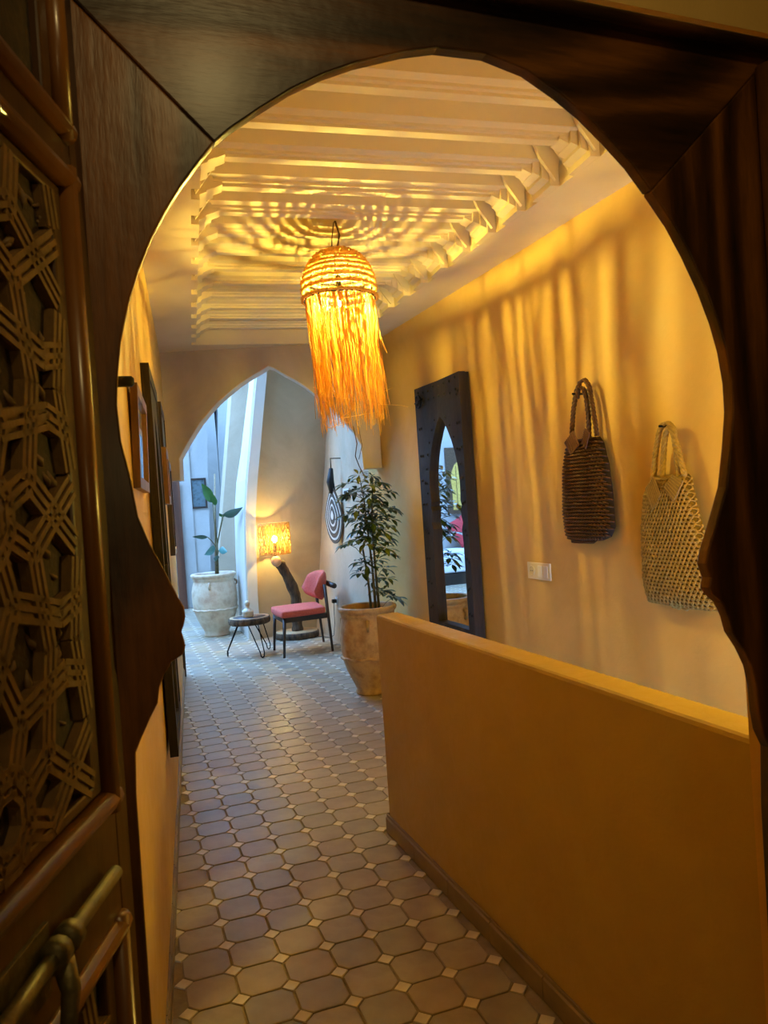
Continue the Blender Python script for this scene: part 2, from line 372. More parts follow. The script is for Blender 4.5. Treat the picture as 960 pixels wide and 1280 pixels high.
# arch wall
PA = Vector((0.616, 7.12, 0)); AA = math.radians(-17); UA = Vector((math.cos(AA), math.sin(AA), 0)); NA = Vector((-UA.y, UA.x, 0))
prof = [(-0.02, 1.835), (0.088, 1.835), (0.093, 2.037), (0.174, 2.169), (0.298, 2.343), (0.39, 2.443), (0.48, 2.53), (0.597, 2.62), (0.68, 2.68), (0.776, 2.735), (0.891, 2.796), (0.952, 2.829),
        (1.0, 2.812), (1.089, 2.751), (1.18, 2.695), (1.265, 2.636), (1.376, 2.537), (1.49, 2.43), (1.598, 2.309), (1.69, 2.19), (1.755, 2.06), (1.766, 1.835), (1.93, 1.835), (1.93, 4.2), (-0.02, 4.2)]
MB().prism(prof, PA, UA, Z, NA * 0.17).build('wall_arch', 'wall_far', kind='structure'); rescale(bpy.data.objects['wall_arch'])
# white lining of the arch (its painted edge)
ins = prof[1:22]
m = MB()
for (a, b) in zip(ins[:-1], ins[1:]):
    P1 = PA + UA * a[0] + Z * a[1]; P2 = PA + UA * b[0] + Z * b[1]
    d = (P2 - P1).normalized(); n = NA.cross(d).normalized()
    c = (P1 + P2) / 2 + NA * 0.087
    cen = PA + UA * 0.93 + Z * 1.9
    if (cen - c).dot(n) < 0: n = -n
    m.box(c + n * 0.003, ((P2 - P1).length + 0.004, 0.166, 0.006), (d, NA, n))
rescale(m.build('trim_arch', 'reveal', kind='structure'))

# ------------------------------------------------------------------ ceiling with joists
CW = Vector((0.844 - 0.52, 6.76 - 3.814, 0)) / (6.76 - 3.814)      # left border line slope per Y
def cl(y): return 0.844 + (y - 6.76) * CW.x
CR = 2.218
JA = -0.105
Yf, Yn = 6.80, 1.25
ceil = group_root('ceiling', (1.2, 4, H))  # rescaled once its parts are in
def flat(poly, z, t=0.1): return MB().prism(poly, (0, 0, z), X, Y, (0, 0, t))
A_, B_ = (cl(Yf), Yf), (CR, Yf + JA * (CR - cl(Yf)))
C_, D_ = (CR, Yn), (cl(Yn), Yn)
m = MB()
m.prism([(lx(0.9) - 0.1, 0.9), D_, A_, (lx(7.35) - 0.1, 7.35)], (0, 0, H), X, Y, (0, 0, 0.3))
m.prism([C_, (rx(0.9) + 0.05, 0.9), (rx(7.35) + 0.05, 7.35), B_], (0, 0, H), X, Y, (0, 0, 0.3))
m.prism([A_, B_, (rx(7.35) + 0.05, 7.2), (lx(7.35) - 0.1, 7.35)], (0, 0, H + 0.0005), X, Y, (0, 0, 0.3))
m.prism([(lx(0.9) - 0.1, 0.9), (rx(0.9) + 0.05, 0.9), C_, D_], (0, 0, H + 0.0005), X, Y, (0, 0, 0.3))
m.build('border', 'ceiling', ceil)
MB().prism([(lx(0.9), 0.9), (rx(0.9), 0.9), (rx(7.3), 7.3), (lx(7.3), 7.3)], (0, 0, H + 0.235), X, Y, (0, 0, 0.1)).build('soffit', 'ceiling', ceil)
dj = Vector((1, JA, 0)).normalized(); ej = Vector((-dj.y, dj.x, 0))
k0 = -5
for k in range(-5, 11):
    yi = 3.425 + 0.3125 * k
    xi = 0.22 * yi
    yl = yi + JA * (cl(yi) - xi)
    if yl < Yn + 0.12 or yl > Yf - 0.05: continue
    pL = Vector((cl(yl) - 0.01, yl, 0)); L = (CR + 0.01 - pL.x) / dj.x
    sec = [(-0.085, 3.25), (-0.085, 3.135), (-0.05, 3.125), (-0.05, 3.112), (-0.026, 3.112), (-0.026, 3.098), (0.026, 3.098), (0.026, 3.112), (0.05, 3.112), (0.05, 3.125), (0.085, 3.135), (0.085, 3.25)]
    j = MB().prism(sec, pL, ej, Z, dj * L).build('joist', 'ceiling', ceil)
    # stepped, pointed brackets at both ends
    for side in (0, 1):
        P = pL + dj * (0.0 if side == 0 else L); d = dj if side == 0 else -dj
        c = MB()
        c.prism([(0, 3.001), (0.05, 3.0), (0.05, 3.25), (0, 3.25)], P - ej * 0.10, d, Z, ej * 0.20)
        c.prism([(0.05, 3.03), (0.085, 3.045), (0.085, 3.25), (0.05, 3.25)], P - ej * 0.085, d, Z, ej * 0.17)
        c.prism([(0.085, 3.06), (0.12, 3.075), (0.12, 3.25), (0.085, 3.25)], P - ej * 0.065, d, Z, ej * 0.13)
        c.prism([(0.12, 3.08), (0.165, 3.10), (0.165, 3.25), (0.12, 3.25)], P - ej * 0.045, d, Z, ej * 0.09)
        # pointed side leaves
        for sgn in (-1, 1):
            c.prism([(-0.03, 3.25), (0.155, 3.25), (0.11, 3.13), (0.03, 3.02)], P + ej * (0.10 * sgn), d, Z, ej * (0.022 * sgn))
        c.build('bracket', 'ceiling', j)

rescale(ceil)
# ------------------------------------------------------------------ far rooms
zc = 4.2
m = MB()   # back wall of the sitting niche: lower flat, bulging left edge
bw = [(1.564, 0), (1.568, 0.48), (1.582, 0.95), (1.611, 1.514), (1.66, 1.9), (1.719, 2.265), (1.785, 2.7), (1.853, 3.115), (1.95, zc), (3.0, zc), (3.0, 0)]
UB = Vector((math.cos(0.28), math.sin(0.28), 0)); O_B = Vector((1.564, 8.95, 0))
bw2 = [((x - 1.564) / UB.x, z) for x, z in bw]
m.prism(bw2, O_B, UB, Z, (0.0, 0.10, 0)); m.build('wall_niche', 'wall_far', kind='structure')
# thick white edge behind it
def ruled(name, front, back, mat):
    mm = MB(); n = len(front)
    mm.add(front + back, [(i, i + 1, n + i + 1, n + i) for i in range(n - 1)]); return mm.build(name, mat, kind='structure')
fr = [Vector((x + 0.0, 8.95, z)) for x, z in bw[:9]]
bk_x = [1.60, 1.60, 1.605, 1.63, 1.68, 1.76, 1.84, 1.92, 2.05]
back = [Vector((x, 9.85, z)) for x, (_, z) in zip(bk_x, bw[:9])]
m = MB(); m.add(fr + back + [p + Vector((0.12, 0, 0)) for p in fr] + [p + Vector((0.12, 0, 0)) for p in back],
      [(i, i + 1, 9 + i + 1, 9 + i) for i in range(8)] + [(18 + i, 27 + i, 27 + i + 1, 18 + i + 1) for i in range(8)] + [(i, 18 + i, 19 + i, i + 1) for i in range(8)] + [(9 + i, 10 + i, 28 + i, 27 + i) for i in range(8)])
m.build('wall_niche_side', 'reveal', kind='structure')
# leaning buttress behind
pl = [(1.30, 0), (1.343, 0.516), (1.388, 0.872), (1.46, 1.4), (1.549, 2.049), (1.64, 2.7), (1.691, 3.08), (1.80, zc), (2.6, zc), (2.6, 0)]
MB().prism([(x * 1.045, z) for x, z in pl], (0, 10.3, 0), X, Z, (0, 0.3, 0)).build('wall_buttress', 'wall_far', kind='structure')
# white walls of the daylit court
MB().prism([(-3.4, 0), (1.66, 0), (1.722, 1.56), (1.75, 2.4), (1.80, 3.43), (1.82, zc + 0.6), (-3.4, zc + 0.6)], (0, 12.95, 0), X, Z, (0, 0.2, 0)).build('wall_court_back', 'wall_white', kind='structure')
MB().box((-3.45, 10.2, 2.3), (0.2, 5.8, 4.8)).build('wall_court_left', 'wall_white', kind='structure')
MB().box((-1.5, YE - 0.11, 2.2), (3.9, 0.2, 4.6)).build('wall_court_front', 'wall_white', kind='structure')
m = MB()
m.prism([(1.3, 0), (2.215, 0), (2.203, 2.9), (2.19, 3.35), (2.17, 5.5), (1.3, 5.5)], (0, 14.8, 0), X, Z, (0, 0.2, 0))
m.prism([(2.215, 0), (3.9, 0), (3.9, 5.5), (2.36, 5.5), (2.285, 3.9), (2.26, 3.5), (2.215, 2.85)], (0, 14.8, 0), X, Z, (0, 0.2, 0))
m.build('wall_patio_back', 'wall_white', kind='structure')
MB().box((2.3, 15.15, 3.0), (1.0, 0.1, 6)).build('wall_patio_slot_shade', 'black', kind='structure')  # black sheet behind the slot stands in for the darkness of the gap
MB().box((3.5, 12.4, 2.7), (0.2, 5.4, 5.4)).build('wall_patio_right', 'wall_white', kind='structure')
MB().box((1.35, 13.9, 2.7), (0.2, 2.0, 5.4)).build('wall_patio_left', 'wall_white', kind='structure')
# ceilings of the far part, open above the court and the patio
m = MB()
m.box((2.45, 9.85, zc + 0.05), (2.3, 6.2, 0.1)); m.box((-0.6, 7.15, zc + 0.05), (5.6, 0.7, 0.1)); m.box((-0.6, 12.65, zc + 0.05), (4.6, 0.7, 0.1)); m.box((-2.8, 10.2, zc + 0.05), (1.4, 5, 0.1))
m.build('ceiling_court', 'ceiling', kind='structure')
m = MB(); m.box((1.0, 6.82, 3.9), (3.4, 0.1, 2.0)); m.build('wall_court_upper', 'wall_white', kind='structure')

# ------------------------------------------------------------------ floor
floor = group_root('floor', (0, 0, 0))
m = MB()
m.prism([(-1.9, -2.7), (2.6, -2.7), (2.6, 0.9), (1.2, 0.9), (1.2, 3.25), (2.6, 3.25), (3.5, 15), (-3.5, 15), (-3.5, 7.3), (-0.4, 7.3), (-0.4, 0.9), (-1.9, 0.9)], (0, 0, -0.12), X, Y, (0, 0, 0.115))
m.build('screed', 'grout', floor)
s_ = 0.1589; al = math.radians(-1.03)
ta = Vector((math.cos(al), math.sin(al), 0)); tb = Vector((-ta.y, ta.x, 0))
c_, s2 = math.cos(HEAD), math.sin(HEAD)
o2 = Vector((c_ * -0.3388 + s2 * 2.2391, -s2 * -0.3388 + c_ * 2.2391, 0))
cut = s_ * 0.195
def octo(cx, cy, z0, z1, g=0.0034):
    h = s_ / 2 - g; c = cut - g * 0.4
    return [(-h, -h + c), (-h + c, -h), (h - c, -h), (h, -h + c), (h, h - c), (h - c, h), (-h + c, h), (-h, h - c)]
def slab(poly, cx=0, cy=0, dz=0.0):
    n = len(poly); k = 0.965
    pts = [(p, -0.004) for p in poly] + [(p, 0.0 - 0.0012) for p in poly] + [((p[0] * k, p[1] * k), 0.0008) for p in poly]
    vs = [ta * (p[0]) + tb * (p[1]) + Vector((cx, cy, z + dz)) for p, z in pts]
    fs = [(i, (i + 1) % n, n + (i + 1) % n, n + i) for i in range(n)] + [(n + i, n + (i + 1) % n, 2 * n + (i + 1) % n, 2 * n + i) for i in range(n)] + [tuple(range(2 * n, 3 * n))]
    return vs, fs
def inside(x, y):
    if y < 0.75 or y > 14.7: return False
    if y < YE - 0.1: 
        if x < lx(y) - 0.02: return False
    elif x < -3.3: return False
    if x > (1.15 if y < 3.25 else (2.5 if y < 9 else 3.4)): return False
    if y > 9.3 and x > 1.75 and y < 12.9: return False
    if y > 12.9 and x < 1.4: return False
    return True
octp = octo(0, 0, 0, 0); dp = [(-cut * 0.94, 0), (0, -cut * 0.94), (cut * 0.94, 0), (0, cut * 0.94)]
def proto(poly, mat):
    vs, fs = slab(poly); me = bpy.data.meshes.new('tile'); me.from_pydata([tuple(v) for v in vs], [], fs); me.materials.append(MT[mat]); fix_normals(me); return me
PO = [proto(octp, 'tile'), proto(octp, 'tile_b'), proto(octp, 'tile_c')]; PD = proto(dp, 'dot')
cells = []; dots = []
for i in range(-46, 60):
    for j in range(-20, 100):
        p = o2 + ta * (i * s_) + tb * (j * s_)
        if inside(p.x, p.y): dots.append(p)
        q = p + (ta + tb) * (s_ / 2)
        if inside(q.x, q.y): cells.append(q)
def vis(p):
    d = p - Vector((0, 0, 0)); dep = d.x * f0.x + d.y * f0.y; lat = d.x * r0.x + d.y * r0.y
    return dep > 1.9 and abs(lat) < dep * 0.52
cells.sort(key=lambda p: (not vis(p), p.length)); dots.sort(key=lambda p: (not vis(p), p.length))
rm = [MB(), MB(), MB()]
for n, p in enumerate(cells):
    t = random.choice((0, 0, 1, 1, 2)); 
    if n < 300:
        o = bpy.data.objects.new('octagonal_tile', PO[t]); col.objects.link(o); o.parent = floor; o.location = (p.x, p.y, rnd(-0.0006, 0.0006)); o.rotation_euler = (rnd(-0.004, 0.004), rnd(-0.004, 0.004), rnd(-.01, .01))
    else:
        vs, fs = slab(octp, p.x, p.y, rnd(-0.0005, 0.0005)); rm[t].add(vs, fs)
for t, mm in enumerate(rm): mm.build('distant_tiles', ('tile', 'tile_b', 'tile_c')[t], floor, kind='stuff')
dm = MB()
for n, p in enumerate(dots):
    if n < 240:
        o = bpy.data.objects.new('diamond_tile', PD); col.objects.link(o); o.parent = floor; o.location = (p.x, p.y, rnd(-0.0004, 0.0008)); o.rotation_euler = (0, 0, rnd(-0.05, 0.05))
    else:
        vs, fs = slab(dp, p.x, p.y, 0); dm.add(vs, fs)
dm.build('distant_diamonds', 'dot', floor, kind='stuff')
# stairs going down behind the parapet
st = MB()
for i in range(7): st.box((1.9, 3.1 - 0.28 * i - 0.14, -0.17 * (i + 1) - 0.9), (1.28, 0.30, 1.8))
st.build('stairs', 'base', kind='structure')
MB().box((1.9, 3.27, -0.85), (1.3, 0.03, 1.5)).build('wall_stairwell', 'parapet', kind='structure')
#@@OBJECTS
# ------------------------------------------------------------------ keyhole doorway (door_1)
ARL = [(0.4454, 2.0798), (0.3995, 2.0681), (0.3329, 2.0446), (0.2898, 2.025), (0.2478, 2.001), (0.2066, 1.972), (0.1714, 1.9453), (0.1516, 1.9273), (0.1315, 1.902), (0.1116, 1.8753), (0.0917, 1.8444), (0.0746, 1.8132), (0.0582, 1.7761), (0.0455, 1.7395), (0.0351, 1.6988), (0.0291, 1.6593), (0.0262, 1.628), (0.0278, 1.5885), (0.0346, 1.5504), (0.0401, 1.504), (0.051, 1.4715), (0.0654, 1.4392), (0.076, 1.4125), (0.0823, 1.399), (0.0834, 1.3887), (0.081, 1.3797), (0.0778, 1.3718), (0.0799, 1.3633), (0.0811, 1.3557), (0.0778, 1.346), (0.0649, 1.3395), (0.0562, 1.3269), (0.05, 1.3132), (0.0471, 1.2963), (0.0383, 1.2813), (0.0274, 1.2604), (0.0204, 1.2454)]
ARR = [(0.5161, 2.0825), (0.5766, 2.0693), (0.6258, 2.0448), (0.6635, 2.0215), (0.7017, 1.9917), (0.7406, 1.9577), (0.7705, 1.9232), (0.8062, 1.879), (0.8325, 1.8367), (0.8587, 1.7865), (0.8779, 1.7389), (0.89, 1.6967), (0.8971, 1.6481), (0.8968, 1.6055), (0.8878, 1.551), (0.8754, 1.492), (0.8511, 1.438), (0.8329, 1.3997), (0.8269, 1.3811), (0.8343, 1.36), (0.8301, 1.3448), (0.8369, 1.3345), (0.8541, 1.3195), (0.8647, 1.2977), (0.8706, 1.2739), (0.8888, 1.2473), (0.9038, 1.2171), (0.9095, 1.188), (0.911, 1.1471), (0.9151, 1.118), (0.928, 1.0913)]
door = group_root('door_1', (0.47, 0.9, 0))
TH = 0.020; FYF = 0.880
ZT = 2.175
m = MB(); m.prism([(-0.10, ZT), (0.1516, 1.9273)] + ARL[8:] + [(0.018, 1.2), (0.015, 0), (-0.10, 0)], (0, FYF, 0), X, Z, (0, TH, 0))
m.build('frame_plank', 'frame_v', door, bevel=0.0025)
m = MB(); m.prism([(-0.097, ZT), (1.04, ZT), (0.7705, 1.9232)] + ARR[5::-1] + ARL[:8], (0, FYF, 0), X, Z, (0, TH, 0))
m.build('frame_plank', 'frame_h', door, bevel=0.0025)
m = MB(); m.prism([(1.04, ZT)] + [(0.7705, 1.9232)] + ARR[7:] + [(0.922, 1.0), (0.915, 0), (1.04, 0)], (0, FYF, 0), X, Z, (0, TH, 0))
m.build('frame_plank', 'frame_v', door, bevel=0.0025)
# mouldings on the right post and on the head
m = MB(); m.tube([(0.985, 0.862, 0), (0.985, 0.862, 2.12)], 0.017, 12); m.build('moulding', 'frame_v', door)
m = MB(); m.tube([(1.02, 0.86, 0), (1.02, 0.86, 2.16)], 0.012, 10); m.build('moulding', 'frame_v', door)
m = MB(); m.tube([(0.0, 0.862, 2.150), (1.0, 0.862, 2.150)], 0.010, 12); m.build('moulding', 'frame_h', door)
m = MB(); m.box((1.07, 0.86, 1.09), (0.06, 0.08, 2.18)); m.build('jamb', 'frame_v', door, bevel=0.004)

# ------------------------------------------------------------------ carved door leaf on the left
hh = Vector((math.sin(HEAD), math.cos(HEAD), 0)); nn = Vector((hh.y, -hh.x, 0)); H0 = Vector((0.02, 0.905, 0))
leaf = thing('carved_door_leaf', 'brown cedar door leaf standing open at the left with carved star lattice and bolt', 'door', (0.02, 0.905, 0))
def lp(t, z, n=0.0): return H0 - hh * t + Z * z + nn * n
def lbox(m, t0, t1, z0, z1, n0, n1):
    return m.box((lp((t0 + t1) / 2, (z0 + z1) / 2, (n0 + n1) / 2)), (abs(t1 - t0), abs(n1 - n0), abs(z1 - z0)), (hh, nn, Z))
TE = 0.95
m = MB(); lbox(m, 0.035, 0.07, 0, 2.17, -0.04, 0.0); m.build('stile', 'leaf', leaf, bevel=0.002)
m = MB(); lbox(m, TE - 0.09, TE, 0, 2.17, -0.04, 0.0)
m.build('stile', 'leaf', leaf, bevel=0.002)
m = MB(); lbox(m, 0.07, TE - 0.09, 1.858, 1.888, -0.04, 0.0); m.build('rail', 'leaf', leaf, bevel=0.002)
m = MB(); lbox(m, 0.07, TE - 0.09, 1.098, 1.208, -0.04, 0.0); m.build('rail', 'leaf', leaf, bevel=0.002)
m = MB(); lbox(m, 0.07, TE - 0.09, 2.13, 2.17, -0.04, 0.0); m.build('rail', 'leaf', leaf, bevel=0.002)
m = MB(); lbox(m, 0.07, TE - 0.09, 0, 0.12, -0.04, 0.0); m.build('rail', 'leaf', leaf, bevel=0.002)
def panel(z0, z1, t0=0.07, t1=TE - 0.09, mw=0.022, ground=True):
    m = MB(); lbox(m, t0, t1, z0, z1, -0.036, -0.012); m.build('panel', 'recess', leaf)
    # stepped moulding: outer roll, inner flat
    m = MB()
    for (a, b) in (((t0 + 0.012, z0), (t0 + 0.012, z1)), ((t1 - 0.012, z0), (t1 - 0.012, z1)), ((t0, z0 + 0.012), (t1, z0 + 0.012)), ((t0, z1 - 0.012), (t1, z1 - 0.012))):
        m = MB(); m.tube([lp(a[0], a[1], -0.001), lp(b[0], b[1], -0.001)], 0.0115, 10); m.build('moulding', 'mould', leaf)
    m = MB(); q = 0.024; w = 0.022
    lbox(m, t0 + q, t0 + q + w, z0 + q, z1 - q, -0.02, -0.003); lbox(m, t1 - q - w, t1 - q, z0 + q, z1 - q, -0.02, -0.003)
    lbox(m, t0 + q, t1 - q, z0 + q, z0 + q + w * .6, -0.02, -0.003); lbox(m, t0 + q, t1 - q, z1 - q - w * .6, z1 - q, -0.02, -0.003)
    m.build('moulding', 'leaf', leaf, bevel=0.003)
    return t0 + q + w, z0 + q + w * .6, t1 - q - w, z1 - q - w * .6
def starlattice(T0, Z0, T1, Z1, c0, P=0.236):
    """eight-fold strapwork: octagon and square cells, rays crossing at the edge midpoints"""
    segs = []
    def poly_star(cx, cz, R, n, rot, th):
        vs = [(cx + R * math.cos(rot + 2 * PI * k / n), cz + R * math.sin(rot + 2 * PI * k / n)) for k in range(n)]
        rays = []
        for k in range(n):
            a, b = vs[k], vs[(k + 1) % n]; mx, mz = (a[0] + b[0]) / 2, (a[1] + b[1]) / 2
            e = math.atan2(b[1] - a[1], b[0] - a[0])
            rays.append(((mx, mz), e + th, e + PI - th))
        for k in range(n):
            p, a1, _ = rays[k]; q, _, b2 = rays[(k + 1) % n]
            d1 = (math.cos(a1), math.sin(a1)); d2 = (math.cos(b2), math.sin(b2))
            den = d1[0] * d2[1] - d1[1] * d2[0]
            if abs(den) < 1e-6: continue
            s = ((q[0] - p[0]) * d2[1] - (q[1] - p[1]) * d2[0]) / den
            x = (p[0] + d1[0] * s, p[1] + d1[1] * s); segs.append((p, x)); segs.append((x, q))
            if n == 8: tips.append(x)
        return
    for i in range(-1, 6):
        for j in range(-6, 6):
            cx, cz = c0[0] + i * P, c0[1] + j * P
            tips = []
            poly_star(cx, cz, P / 2 / math.cos(PI / 8), 8, PI / 8, math.radians(57))
            n = len(tips)
            ins = [(cx + (p[0] - cx) * 0.42, cz + (p[1] - cz) * 0.42) for p in tips]
            for k in range(n): segs.append((ins[k], ins[(k + 1) % n])); segs.append((tips[k], ins[k]))
            tips = []
            poly_star(cx + P / 2, cz + P / 2, P / 2 / math.cos(PI / 8) * 2 * math.sin(PI / 8) / math.sqrt(2), 4, 0, math.radians(57))
    m = MB()
    for a, b in segs:
        # clip
        def clip(a, b):
            t0, t1 = 0.0, 1.0; dx, dz = b[0] - a[0], b[1] - a[1]
            for p, q in ((-dx, a[0] - T0), (dx, T1 - a[0]), (-dz, a[1] - Z0), (dz, Z1 - a[1])):
                if abs(p) < 1e-9:
                    if q < 0: return None
                else:
                    r = q / p
                    if p < 0: t0 = max(t0, r)
                    else: t1 = min(t1, r)
            return None if t0 >= t1 - 0.02 else ((a[0] + dx * t0, a[1] + dz * t0), (a[0] + dx * t1, a[1] + dz * t1))
        c = clip(a, b)
        if not c: continue
        a, b = c; A = lp(a[0], a[1], 0); B = lp(b[0], b[1], 0); d = (B - A); L = d.length; d.normalize(); s = nn.cross(d)
        m.box((A + B) / 2 - nn * 0.0088, (L + 0.004, 0.0265, 0.0072), (d, s, nn))
        for sg in (-1, 0, 1):
            m.box((A + B) / 2 + s * (0.0100 * sg) - nn * 0.0042, (L + (0.003 if sg else 0.006), 0.0056, 0.0036), (d, s, nn))
    m.build('strapwork', 'strap', leaf)
    m = MB()
    rr = random.Random(3)
    for _ in range(700):
        t = rr.uniform(T0, T1); z = rr.uniform(Z0, Z1); r = rr.uniform(0.002, 0.0045); aa = rr.uniform(0, PI)
        m.tube([lp(t - 3 * r * math.cos(aa), z - 3 * r * math.sin(aa), -0.0125), lp(t, z, -0.0095), lp(t + 3 * r * math.cos(aa + .5), z + 3 * r * math.sin(aa + .5), -0.0125)], [r * .3, r, r * .3], 5)
    m.build('carved_foliage', 'strap', leaf, kind='stuff')
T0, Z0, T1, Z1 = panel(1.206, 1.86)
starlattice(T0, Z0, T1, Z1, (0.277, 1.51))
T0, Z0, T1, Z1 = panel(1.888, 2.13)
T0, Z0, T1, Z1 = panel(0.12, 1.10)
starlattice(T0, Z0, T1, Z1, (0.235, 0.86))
# sliding bolt
bolt = MB(); bolt.tube([lp(0.112, 1.157, 0.012), lp(0.62, 1.155, 0.012)], 0.0070, 12)
bo = bolt.build('bolt', 'iron_old', leaf, label='worn brass sliding bolt')
for t in (0.225, 0.25, 0.42):
    MB().tube([lp(t - 0.008, 1.157, 0.012), lp(t + 0.008, 1.157, 0.012)], 0.0125, 12).build('bolt_collar', 'iron_old', bo)
m = MB(); lbox(m, 0.24, 0.44, 1.122, 1.180, -0.001, 0.004); m.build('bolt_plate', 'iron_old', bo, bevel=0.001)
m = MB(); m.tube([lp(0.245, 1.150, 0.016), lp(0.248, 1.128, 0.022), lp(0.252, 1.100, 0.020), lp(0.258, 1.075, 0.012)], [0.009, 0.008, 0.007, 0.009], 10)
m.build('bolt_handle', 'iron_old', bo)

# ------------------------------------------------------------------ raffia pendant
PC = Vector((1.338, 4.06, 0)); ztop, zrim = 2.93, 2.665; RB = 0.207
pend = thing('pendant_lamp', 'glowing golden raffia pendant lamp with long fringe hanging from the ceiling joists', 'lamp', (PC.x, PC.y, 2.665))
def dome(s):   # s 0 top .. 1 rim
    a = s * PI / 2
    return (0.02 + (RB - 0.02) * math.sin(a) ** 0.9, zrim + (ztop - zrim) * math.cos(a) ** 0.85)
NR = 12
for k in range(NR):
    s = (k + 0.7) / (NR - 0.3); s = min(s, 1.0); r, z = dome(s)
    m = MB(); n = max(18, int(2 * PI * r / 0.016)); n -= n % 2
    pts = []; rad = []
    for i in range(n * 2):
        a = PI * i / n; q = (i % 2)
        pts.append(PC + Vector((math.cos(a) * (r + rnd(-.003, .003)), math.sin(a) * (r + rnd(-.003, .003)), z + rnd(-.003, .003)))); rad.append(0.0088 if q else 0.0125)
    rad = [x + rnd(-.002, .002) for x in rad]
    m.tube(pts, rad, 6, closed=True)
    # loose raffia tufts
    for _ in range(int(30 * r / RB) + 6):
        a = rnd(0, 2 * PI); p = PC + Vector((math.cos(a) * r, math.sin(a) * r, z)); o = Vector((math.cos(a), math.sin(a), 0))
        m.tube([p, p + o * 0.014 + Z * rnd(-.012, .012) + Vector((rnd(-.01, .01), rnd(-.01, .01), 0))], 0.0022, 3, cap=False)
    m.build('coil', 'raffia_rope', pend)
m = MB()
for k in range(16):
    a = 2 * PI * k / 16; m.tube([PC + Vector((math.cos(a) * dome(s)[0] * 0.97, math.sin(a) * dome(s)[0] * 0.97, dome(s)[1])) for s in [i / 8 for i in range(9)]], 0.0022, 4, cap=False)
m.tube([PC + Vector((math.cos(2 * PI * k / 40) * (RB - 0.008), math.sin(2 * PI * k / 40) * (RB - 0.008), zrim - 0.008)) for k in range(40)], 0.004, 6, closed=True)
m.build('wire_frame', 'iron', pend)
m = MB(); rr = random.Random(11)
for k in range(380):
    cl0 = rr.randrange(84); a = 2 * PI * cl0 / 84 + rr.gauss(0, 0.016) + 0.03 * math.sin(cl0 * 2.3); cl_ = 0.5 * math.sin(a * 5 + 1) + 0.5 * math.sin(a * 11)
    r = RB - 0.014 - rr.random() ** 2 * 0.045
    L = 0.74 * (0.70 + 0.30 * rr.random()) + 0.05 * cl_
    if rr.random() < 0.14: L *= 0.6
    p = PC + Vector((math.cos(a) * r, math.sin(a) * r, zrim - 0.004)); pts = [p]; dx = Vector((rr.uniform(-.018, .018), rr.uniform(-.018, .018), 0)); drift = Vector((0.035, -0.01, 0))
    ns = 9
    wob = rr.uniform(0, 6)
    for i in range(1, ns + 1):
        q = i / ns
        pts.append(p + Vector((math.cos(a), math.sin(a), 0)) * (-0.012 * q) + dx * q * (1 + 0.8 * q) + drift * q + Vector((math.sin(wob + q * 9) * 0.005, math.cos(wob * 2 + q * 8) * 0.005, -L * q)))
    m.tube(pts, rr.uniform(0.0013, 0.0026), 3, smooth=False, cap=False)
for k in range(9):   # stray cross strands
    a = rr.uniform(0, 2 * PI); z = rr.uniform(1.98, 2.2); p = PC + Vector((math.cos(a) * .15 + .05, math.sin(a) * .15, z))
    m.tube([p, p + Vector((rr.uniform(-.14, .14), rr.uniform(-.08, .08), rr.uniform(-.05, .03))), p + Vector((rr.uniform(-.18, .18), rr.uniform(-.1, .1), rr.uniform(-.1, .02)))], 0.0016, 3, cap=False)
m.build('fringe', 'raffia', pend, kind='stuff')
m = MB()
m.tube([PC + Vector((0.03, 0, 1.95)), PC + Vector((0.045, 0, 1.85)), PC + Vector((0.03, 0, 1.78)), PC + Vector((0.05, 0, 1.72)), PC + Vector((0.075, 0, 1.67))], 0.003, 4)
m.tube([PC + Vector((0.06, 0, 1.95)), PC + Vector((0.075, 0, 1.84)), PC + Vector((0.05, 0, 1.76))], 0.002, 4)
m.build('loose_cord', 'cord', pend)
m = MB()
m.tube([PC + Vector((-0.03, 0, ztop - 0.01)), PC + Vector((-0.022, 0, 3.0)), PC + Vector((-0.006, 0, 3.09)), PC + Vector((0.0, 0, 3.10)), PC + Vector((0.02, 0, 3.03)), PC + Vector((0.012, 0.01, ztop))], 0.0035, 6)
m.tube([PC + Vector((0.006, 0, 3.10)), PC + Vector((0.026, 0, 3.02)), PC + Vector((0.004, 0, ztop + 0.03)), PC + Vector((0.0, 0, 2.80))], 0.003, 6)
m.build('hanging_cord', 'cord', pend)
MB().tube([PC + Vector((0, 0, 2.80)), PC + Vector((0, 0, 2.670))], 0.014, 12).build('socket', 'black', pend)
bl = MB().ball(PC + Vector((0, 0, 2.64)), (0.026, 0.026, 0.034), 14, 9).build('bulb', 'bulb_glass', pend)
MB().tube([PC + Vector((0, 0, 2.655)), PC + Vector((0, 0, 2.628))], 0.0065, 8).build('filament', 'bulb', bl)

